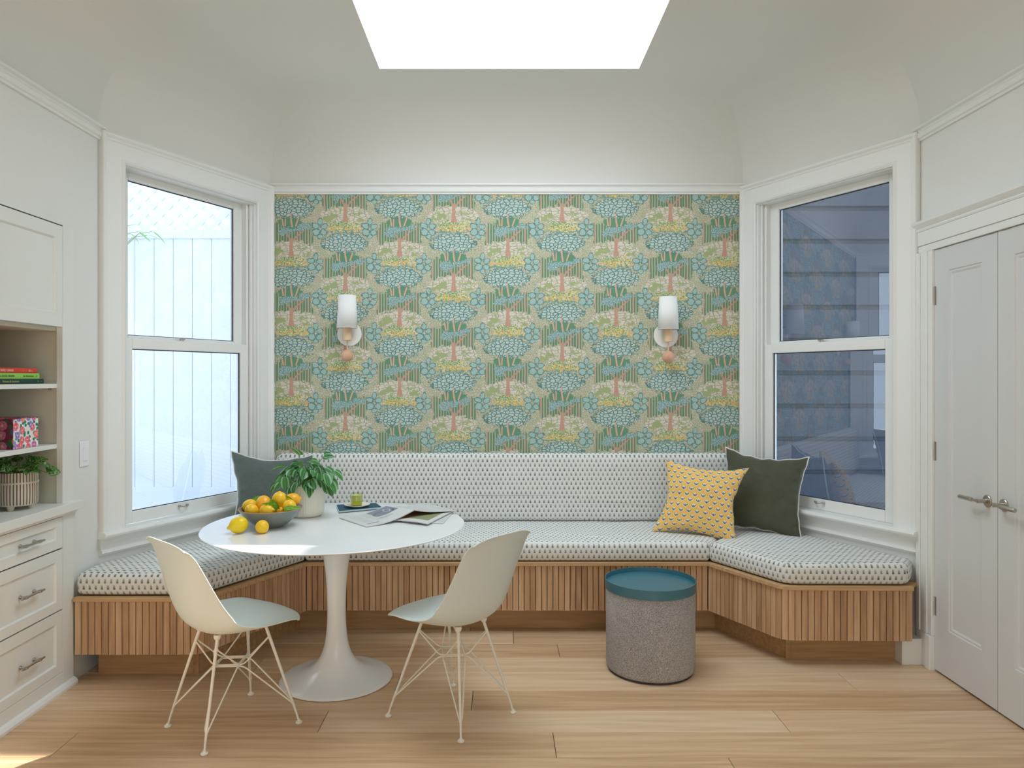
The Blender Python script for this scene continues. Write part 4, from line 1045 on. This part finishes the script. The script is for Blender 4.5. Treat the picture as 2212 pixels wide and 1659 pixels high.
# --- newspapers
def paper_mat(name, kind):
    t = NT(name); u, v, _ = t.xyz(t.uv()); white = lin(214,214,212)
    col = t.mix(t.noise(t.vec(u, v), 6, 2), lin(206,207,206), white)
    line = t.below((v*46.0).frac(), .5, .2)*t.noise(t.vec(u*60, v*8), 1.4, 2).above(.42, .08)
    cols = t.below(((u*3.0).frac()-.5).abs(), .44, .03)
    if kind == 0:
        txt = line*cols*u.above(.12, .02)*u.below(.60, .02)*v.above(.25, .02)*v.below(.90, .02)
        col = t.mix(txt*.35, col, lin(120,122,126))
        fig = u.above(.52, .01)*v.above(.50, .01)*v.below(.98, .01)*u.below(.96, .01)
        col = t.mix(fig, col, lin(132,138,150))
        ov = t.ell(u, v, .70, .62, .20, .13); col = t.mix((ov-1).abs().below(.10, .08)*t.above(u, .5, .02), col, lin(90,94,104))
        ov = t.ell(u, v, .82, .72, .05, .10); col = t.mix((ov-1).abs().below(.16, .1), col, lin(200,204,210))
        hd = t.below((v-.16).abs(), .025, .01)*t.below((u-.22).abs(), .13, .01)*t.noise(t.vec(u*40, v), 3, 1).above(.4, .1)
        col = t.mix(hd*.8, col, lin(70,74,80))
        vv = t.ell(u, v, .60, .36, .16, .05).below(1, .2); col = t.mix(vv*line*.7, col, lin(80,84,90))
    elif kind == 1:
        txt = line*cols*v.above(.06, .02)*v.below(.94, .02); col = t.mix(txt*.45, col, lin(120,122,122))
        p = u.above(.05,.01)*u.below(.4,.01)*v.above(.08,.01)*v.below(.4,.01); col = t.mix(p, col, lin(206,190,180))
    else:
        g = u.above(.10, .01)*u.below(.88, .01)*v.above(.16, .01)*v.below(.90, .01)
        col = t.mix(g, col, lin(140,142,104)); o_ = u.above(.10, .01)*u.below(.34, .02)*v.above(.16, .01)*v.below(.9, .01)*t.noise(t.vec(u, v), 9, 2).above(.45, .05)
        col = t.mix(o_, col, lin(206,130,84))
    t.set(col, .55); return t.m
for k in range(3): M['paper%d' % k] = paper_mat('newsprint %d' % k, k)
M['paper_edge'] = plain('newsprint edges', lin(190,190,188), .8, var=.05)
def sheet(parent, name, quad, m, bend, th=.003, n=14):
    """quad: four corner Vectors (A near-left, B near-right, C far-right, D far-left), bend(u,v)->dz"""
    A, B, C_, D_ = quad; mb = MB(); UV = {}; T = []; Bt = []
    for i in range(n+1):
        rt, rb_ = [], []
        for j in range(n+1):
            u, v = i/n, j/n; p = A.lerp(B, u).lerp(D_.lerp(C_, u), v)+Vector((0,0,bend(u, v)))
            a = mb.bm.verts.new(p+Vector((0,0,th))); b = mb.bm.verts.new(p); UV[a] = (u, v); UV[b] = (u, v); rt.append(a); rb_.append(b)
        T.append(rt); Bt.append(rb_)
    for i in range(n):
        for j in range(n):
            mb.bm.faces.new((T[i][j], T[i+1][j], T[i+1][j+1], T[i][j+1])); mb.bm.faces.new((Bt[i][j], Bt[i][j+1], Bt[i+1][j+1], Bt[i+1][j]))
    for i in range(n):
        mb.bm.faces.new((Bt[i][0], Bt[i+1][0], T[i+1][0], T[i][0])); mb.bm.faces.new((T[i][n], T[i+1][n], Bt[i+1][n], Bt[i][n]))
        mb.bm.faces.new((T[0][i], T[0][i+1], Bt[0][i+1], Bt[0][i])); mb.bm.faces.new((Bt[n][i], Bt[n][i+1], T[n][i+1], T[n][i]))
    L = mb.bm.loops.layers.uv.new('UVMap')
    for fc in mb.bm.faces:
        for lp in fc.loops: lp[L].uv = UV[lp.vert]
    return mb.build(name, M[m], parent, smooth=True, sharp=.9)
z3 = TZ+.001
n3 = thing('newspaper', 'lowest folded newspaper peeking out at the right of the stack', 'newspaper', (0,0,0), 0, 'newspapers spread on the table')
q = [onz(870, 1127, z3), onz(957, 1132, z3), onz(979, 1108, z3), onz(905, 1102, z3)]
sheet(n3, 'folded_page', q, 'paper1', lambda u, v: .0, .004)
z2 = TZ+.006
n2 = thing('newspaper', 'folded newspaper with a green picture lying under the open one', 'newspaper', (0,0,0), 0, 'newspapers spread on the table')
q = [onz(852, 1125, z2), onz(924, 1133, z2+.002), onz(978, 1106, z2+.002), onz(902, 1098.5, z2)]
sheet(n2, 'folded_page', q, 'paper2', lambda u, v: .004*math.sin(PI*u), .005)
n1_ = thing('newspaper', 'open newspaper tented over the others at the middle of the table', 'newspaper', (0,0,0), 0, 'newspapers spread on the table')
zt = TZ+.0012
A, B_, C_, D_ = onz(733, 1119.5, zt), onz(791.5, 1139, zt), onz(895, 1103, .776), onz(837, 1093, .758)
# left page: A(tip) B(near) C(ridge near) D(ridge far)
def pg(a, b, c, d): return (a, b, c, d)
sheet(n1_, 'left_page', (B_, C_, D_, A), 'paper0', lambda u, v: -.013*math.sin(PI*u), .0045)
sheet(n1_, 'right_page', (C_, onz(987, 1105, TZ+.012), onz(922, 1089, TZ+.014), D_), 'paper1', lambda u, v: -.010*math.sin(PI*u)*(1-u), .004)
# ------------------------------------------------------------------ things in the cabinet
M['red'] = plain('red book cloth', lin(214,62,48), .5, var=.04); M['lime'] = plain('lime book cover', lin(150,206,92), .5, var=.04); M['dgreen'] = plain('dark green book cloth', lin(14,66,52), .5, var=.05)
M['ink'] = plain('black print', lin(36,44,32), .6, var=.02); M['ivory'] = plain('cream print', lin(240,222,200), .6, var=.02); M['gold'] = plain('gold print', lin(206,196,120), .5, var=.02); M['orange'] = plain('orange print', lin(238,120,60), .6, var=.02)
def text(s, m, parent, loc, size, sx=1.0, name='spine_lettering'):
    c = bpy.data.curves.new(name, 'FONT'); c.body = s; c.size = size; c.extrude = .0002; c.materials.append(M[m]); c.resolution_u = 3
    o = bpy.data.objects.new(name, c); COL.objects.link(o); dg = bpy.context.evaluated_depsgraph_get(); me = bpy.data.meshes.new_from_object(o.evaluated_get(dg)); bpy.data.objects.remove(o)
    o = bpy.data.objects.new(name, me); COL.objects.link(o); o.parent = parent
    # reads along +Y on a face looking at +X
    R = Matrix(((0,0,1),(1,0,0),(0,1,0))).to_4x4()
    o.matrix_local = Matrix.Translation(loc) @ R @ Matrix.Diagonal((sx, 1, 1, 1)); return o
def book(label, m, ye, z, h, L=.30, W_=.22, xf=-2.042, rounded=True):
    b = thing('book', label, 'book', (xf, ye-L/2, z), 0, 'cookbooks stacked on the upper shelf')
    mb = MB(); pr = []
    for k in range(7): a = -PI/2+PI*k/6; pr.append((-.004+.004*math.cos(a)*(1 if rounded else .3), h/2+(h/2-.0)*math.sin(a)))
    pr = [(-.02, 0)]+pr+[(-.02, h)]
    mb.sweep([lambda u, v: Vector((u, -L/2, v)), lambda u, v: Vector((u, L/2, v))], pr); mb.build('spine', M[m], b, smooth=True, sharp=.9)
    for zz in (0, h-.0025): MB().box(-W_, -L/2, zz, -.012, L/2, zz+.0025).build('cover', M[m], b)
    MB().box(-W_+.004, -L/2+.004, .0026, -.0201, L/2-.004, h-.0026).build('page_block', M['paper_edge'], b)
    return b
zb = 1.3935
b1 = book('dark green book at the bottom of the shelf stack', 'dgreen', 3.290, zb, .0225); b2 = book('lime green book in the middle of the shelf stack', 'lime', 3.262, zb+.0228, .0235, rounded=False); b3 = book('red book on top of the shelf stack', 'red', 3.240, zb+.0466, .0215)
text('Flowers & Interiors', 'gold', b1, (.0008, -.125, .0070), .0125, 1.05); text('k', 'gold', b1, (.0008, .105, .007), .012); text('-', 'ivory', b1, (.0008, .125, .007), .014)
text('SPECIAL DATES  RECIPES', 'ink', b2, (.0008, -.145, .0076), .0115, .98); text('for the kitchen', 'ink', b2, (.0008, .035, .0076), .0115); text('>', 'ink', b2, (.0010, .118, .005), .019)
text('THE FAMILY DINNER', 'ivory', b3, (.0008, -.112, .0062), .0130, .88); text('cookbook', 'orange', b3, (.0008, .035, .0065), .0115); text('GO  o', 'ivory', b3, (.0008, .092, .0062), .0120, .8)
MB().tube([(.0002, -.122, .010), (.0010, -.122, .010)], .0042, 12).build('spine_emblem', M['ivory'], b3)
def floral(name, bgc, cs, sc):
    t = NT(name); u, v, _ = t.xyz(t.uv()); P_ = t.vec(u, v)
    w = t.noise(P_, 30, 2); Pw = t.vec(u+w*.012, v+w*.01)
    d = t.vor(Pw, sc, 'F1', .9); cc = t.vor(Pw, sc, 'F1', .9, 'Color'); r, g, b = t.xyz(cc)
    pos = t.vor(Pw, sc*3, 'DISTANCE_TO_EDGE')
    f = t.mix(r.above(.34, .02), cs[0], t.mix(g.above(.5, .02), cs[1], t.mix(b.above(.5, .02), cs[2], cs[3])))
    f = t.mix(d.below(.12, .05), f, cs[5]); f = t.mix(pos.below(.06, .05)*.6, f, cs[6])
    leafy = t.vor(Pw, sc*1.7, 'F1', 1); col = t.mix(leafy.below(.32, .06), bgc, cs[4])
    col = t.mix(d.below(.44, .05), col, f); t.set(col, .6); return t.m
M['floral'] = floral('floral print on white', lin(236,232,230), [lin(226,80,120), lin(176,96,190), lin(236,120,110), lin(110,120,200), lin(36,130,100), lin(240,200,90), lin(250,220,230)], 26)
M['floral_dark'] = floral('dark floral print', lin(110,28,46), [lin(170,30,60), lin(196,110,140), lin(80,84,130), lin(190,140,60), lin(24,90,50), lin(230,190,110), lin(120,20,50)], 22)
fb = thing('floral_box', 'box covered with bright pink and purple flower print on the middle shelf', 'box', (-2.036, 3.157, 1.1195))
mb = MB(); mb.box(-.17, -.083, 0, 0, .083, .128)
o = mb.build('box_body', M['floral'], fb, bevel=.002, uv=lambda co, fc: (co.y+.3, co.z) if abs(fc.normal.x) > .5 else ((co.x+.5, co.z) if abs(fc.normal.y) > .5 else (co.x, co.y)))
MB().box(-.1695, -.0838, .0005, -.0005, -.0832, .1275).build('end_print', M['floral_dark'], fb, uv=lambda co, fc: (co.x+.7, co.z), label='dark crimson flower print on the end')
MB().box(-.1705, -.0835, .1262, .0005, .0835, .1290).build('box_lid', M['floral_dark'], fb, bevel=.0005, uv=lambda co, fc: (co.x+.2, co.y))
M['planter'] = plain('cream glazed stripes', lin(214,206,192), .5, var=.06); M['planter_dark'] = plain('brown grooves', lin(120,92,74), .7, var=.15)
pl_ = thing('potted_plant', 'trailing pothos in a footed cream and brown ribbed planter in the cabinet', 'plant', (-2.105, 3.205, CZ))
mb = MB(); NR = 40
def rmod(t, z):
    return 1-.030*max(0, 1-abs(((t*NR/(2*PI)) % 1)-.5)/.16)
pz = [(0,.020), (.070,.020), (.0775,.026), (.0795,.05), (.0800,.09), (.0790,.112), (.0800,.114), (.0808,.118), (.0800,.122), (.0780,.124), (.0775,.150), (.0765,.163), (.073,.163), (.0725,.150), (0,.148)]
mb.lathe(pz, NR*6, rmod=rmod)
o = mb.build('planter', M['planter'], pl_, smooth=True, sharp=1.2); o.data.materials.append(M['planter_dark'])
for p in o.data.polygons:
    c = p.center; r = (c.x**2+c.y**2)**.5; t = math.atan2(c.y, c.x) % (2*PI)
    if .024 < c.z < .16 and r > .07 and abs(((t*NR/(2*PI)) % 1)-.5) < .14 and not .113 < c.z < .121: p.material_index = 1
for a in (-.9, 1.2, 3.3): MB().lathe([(0,0), (.011,0), (.013,.004), (.017,.024), (0,.024)], 16, c=(.050*math.cos(a-.6), .050*math.sin(a-.6), 0)).build('planter_foot', M['planter'], pl_, smooth=True, sharp=.8)
MB().lathe([(0,.151), (.0735,.150)], 24).build('soil', M['soil'], pl_, smooth=True)
pmesh = [leaf_mesh('leaf', .070, .056, M['pothos'], .6, .45, .4, heart=.2), leaf_mesh('leaf', .058, .040, M['pothos'], .6, .7, .2, heart=.2)]
rnd = random.Random(4); st = MB()
for i in range(26):
    th = i*2.4+rnd.uniform(-.3, .3); rr = .04+.045*rnd.random(); p = Vector((math.cos(th)*rr, math.sin(th)*rr, .168+rnd.uniform(0, .055)*(1.3-rr/.09)))
    d = Vector((math.cos(th), math.sin(th), rnd.uniform(-.35, .55))); place_leaf('leaf', rnd.choice(pmesh), pl_, p, d, rnd.uniform(-.9, .9), rnd.uniform(.75, 1.05))
    st.tube([Vector((math.cos(th)*.02, math.sin(th)*.02, .15)), Vector((p.x*.6, p.y*.6, p.z-.01)), p], .0016, 5)
for (px, py, D, d, r_, s_) in ((101, 1021, 3.20, (.35,.75,.05), .9, 1.0), (90, 1006, 3.18, (.5,.6,-.25), .4, .95), (78, 1000, 3.22, (.6,-.2,.45), -.4, .9), (62, 1008, 3.20, (.7,-.3,.5), 1.0, 1.1), (18, 1003, 3.20, (-.2,0,1), 1.2, .5), (44, 992, 3.20, (-.9,0,.6), .8, .5), (22, 1018, 3.17, (-.9,-.3,.1), .5, 1.0), (40, 1016, 3.16, (-.3,-.7,.1), .2, .9), (52, 1018, 3.15, (.5,-.7,.4), .3, .95)):
    p = pt(px, py, D)-Vector(pl_.location); place_leaf('leaf', pmesh[0], pl_, p, d, r_, s_); st.tube([Vector((p.x*.3, p.y*.3, .15)), p*.7+Vector((0,0,.06)), p], .0016, 5)
o = st.build('stems', M['stem'], pl_, smooth=True); o['kind'] = 'stuff'
# ------------------------------------------------------------------ outside
M['fence'] = plain('white painted fence boards', (.73,.76,.81), .8, grain=.2, gs=30, var=.02)
def clap():
    t = NT('dark blue weathered clapboard'); o_ = t.obj(); x, y, z = t.xyz(o_)
    n = t.noise(t.vec(x*.25, y, z), 24, 4, .65); cr = t.noise(o_, 3, 5, .7)
    col = t.mix(n, lin(48,55,68), lin(68,76,92)); col = t.mix((cr-.5).abs().below(.003, .004)*.45, col, lin(70,78,100))
    t.set(col, .7); t.bump(n, .4, .004); return t.m
M['clap'] = clap()
M['deck'] = plain('pale outdoor paving', (.62,.66,.70), .85, var=.06)
YO = 6.2
gnd = structure(MB().box(-9, YB+.14, .30, .48, 14, .46).box(.48, YB+.14, -.3, 9, 14, -.1).build('ground', M['deck']), 'pale paving outside the windows')
structure(MB().box(-9, 3.9, .30, -2.2, YB+.14, .46).build('ground_2', M['deck']), 'pale paving beside the left window')
fen = thing('board_fence', 'tall white board fence with lattice top outside the left window', 'fence', (-3.2, YO, .46))
def fp(mb, nm, m='fence', **k): o = mb.build(nm, M[m], **k); o.parent = fen; o.matrix_parent_inverse = Matrix.Translation(-Vector(fen.location)); return o
for i in range(-16, 22):
    xa = -3.083+.161*i
    fp(MB().box(xa+.0015, YO+random.uniform(0,.002), .47, xa+.1595, YO+.02, 2.60), 'board', bevel=.003, seg=1)
fp(MB().box(-5.7, YO-.02, 2.592, .45, YO+.04, 2.622), 'cap_rail', bevel=.004)
fp(MB().box(-5.7, YO+.0, 2.622, .45, YO+.03, 2.67), 'lattice_rail'); fp(MB().box(-5.7, YO+.0, 3.33, .45, YO+.03, 3.37), 'lattice_rail')
fp(MB().box(-5.7, YO+.022, .47, .45, YO+.03, 2.60), 'backing')
fp(MB().box(-5.7, YO-.03, .46, .45, YO-.001, .50), 'base_board')
for i in range(-36, 22):
    x0 = -3.0+.135*i
    for sgn, yy in ((1, YO+.006), (-1, YO+.014)):
        H_ = .66; c = Vector((x0, yy, 2.67)); e = c+Vector((sgn*H_, 0, H_)); w_ = .024
        d = Vector((sgn, 0, 1)).normalized(); nn_ = Vector((d.z, 0, -d.x))
        f = lambda a, b, cc, c=c, d=d, nn_=nn_: c+d*a+nn_*b+Vector((0, cc, 0))
        if -4.6 < x0+sgn*.33 < -.6: fp(MB(f).box(0, -w_, 0, H_*1.414, w_, .007), 'lattice_slat')
nh = thing('neighbouring_house', 'dark blue clapboard wall of the neighbouring house outside the right window', 'house', (3.2, YO, 0))
def hp(mb, nm, m='clap', **k): o = mb.build(nm, M[m], **k); o.parent = nh; o.matrix_parent_inverse = Matrix.Translation(-Vector(nh.location)); return o
hp(MB().box(.5, YO+.027, 0, 8.5, YO+.2, 6.9).box(3.53, YO+.027, 6.9, 8.5, YO+.2, 10.2), 'wall')  # unseen upper step, shaped to keep sun off the right window
for i in range(-9, 27):
    zt_ = 2.836+.278*i
    if zt_ < .3: continue
    xl = .5 if zt_ < 6.95 else 3.53
    mb = MB(); A = [(0,0), (0,.004), (-.020,.0), (-.0245,.006), (-.0245,.236), (-.010,.248), (0,.248)]
    mb.sweep([lambda u, v: Vector((xl, YO+.026+u, zt_-.248+v)), lambda u, v: Vector((8.5, YO+.026+u, zt_-.248+v))], A[1:]); hp(mb, 'board')
bl_ = leaf_mesh('leaf', .16, .018, leaf_mat('bamboo leaf', lin(120,170,110), lin(150,190,130), lin(170,200,150), 0, .3), .7, .2, .6)
bam = thing('bamboo', 'sprig of bamboo leaves hanging over the top of the white fence', 'plant', (-3.1, YO-.1, .46))
st = MB(); rb_ = random.Random(3)
for (px, py) in ((262, 520), (282, 505), (300, 500), (318, 508), (268, 492), (330, 500), (250, 500)):
    p = pt(px, py, YO-.12)-Vector(bam.location)
    place_leaf('leaf', bl_, bam, p, (rb_.uniform(.2, 1), -.2, rb_.uniform(-.5, .4)), rb_.uniform(-1, 1), rb_.uniform(.7, 1.1))
base_ = Vector((-.45, -.02, 0))
for q_ in ((262, 520), (282, 505), (300, 500), (318, 508), (330, 500)):
    p = pt(*q_, YO-.12)-Vector(bam.location); st.tube([base_, base_+Vector((0, 0, 1.6)), Vector((p.x-.12, p.y, p.z-.02)), p], [.006, .005, .003, .002], 5)
o = st.build('stems', M['stem'], bam, smooth=True); o['kind'] = 'stuff'
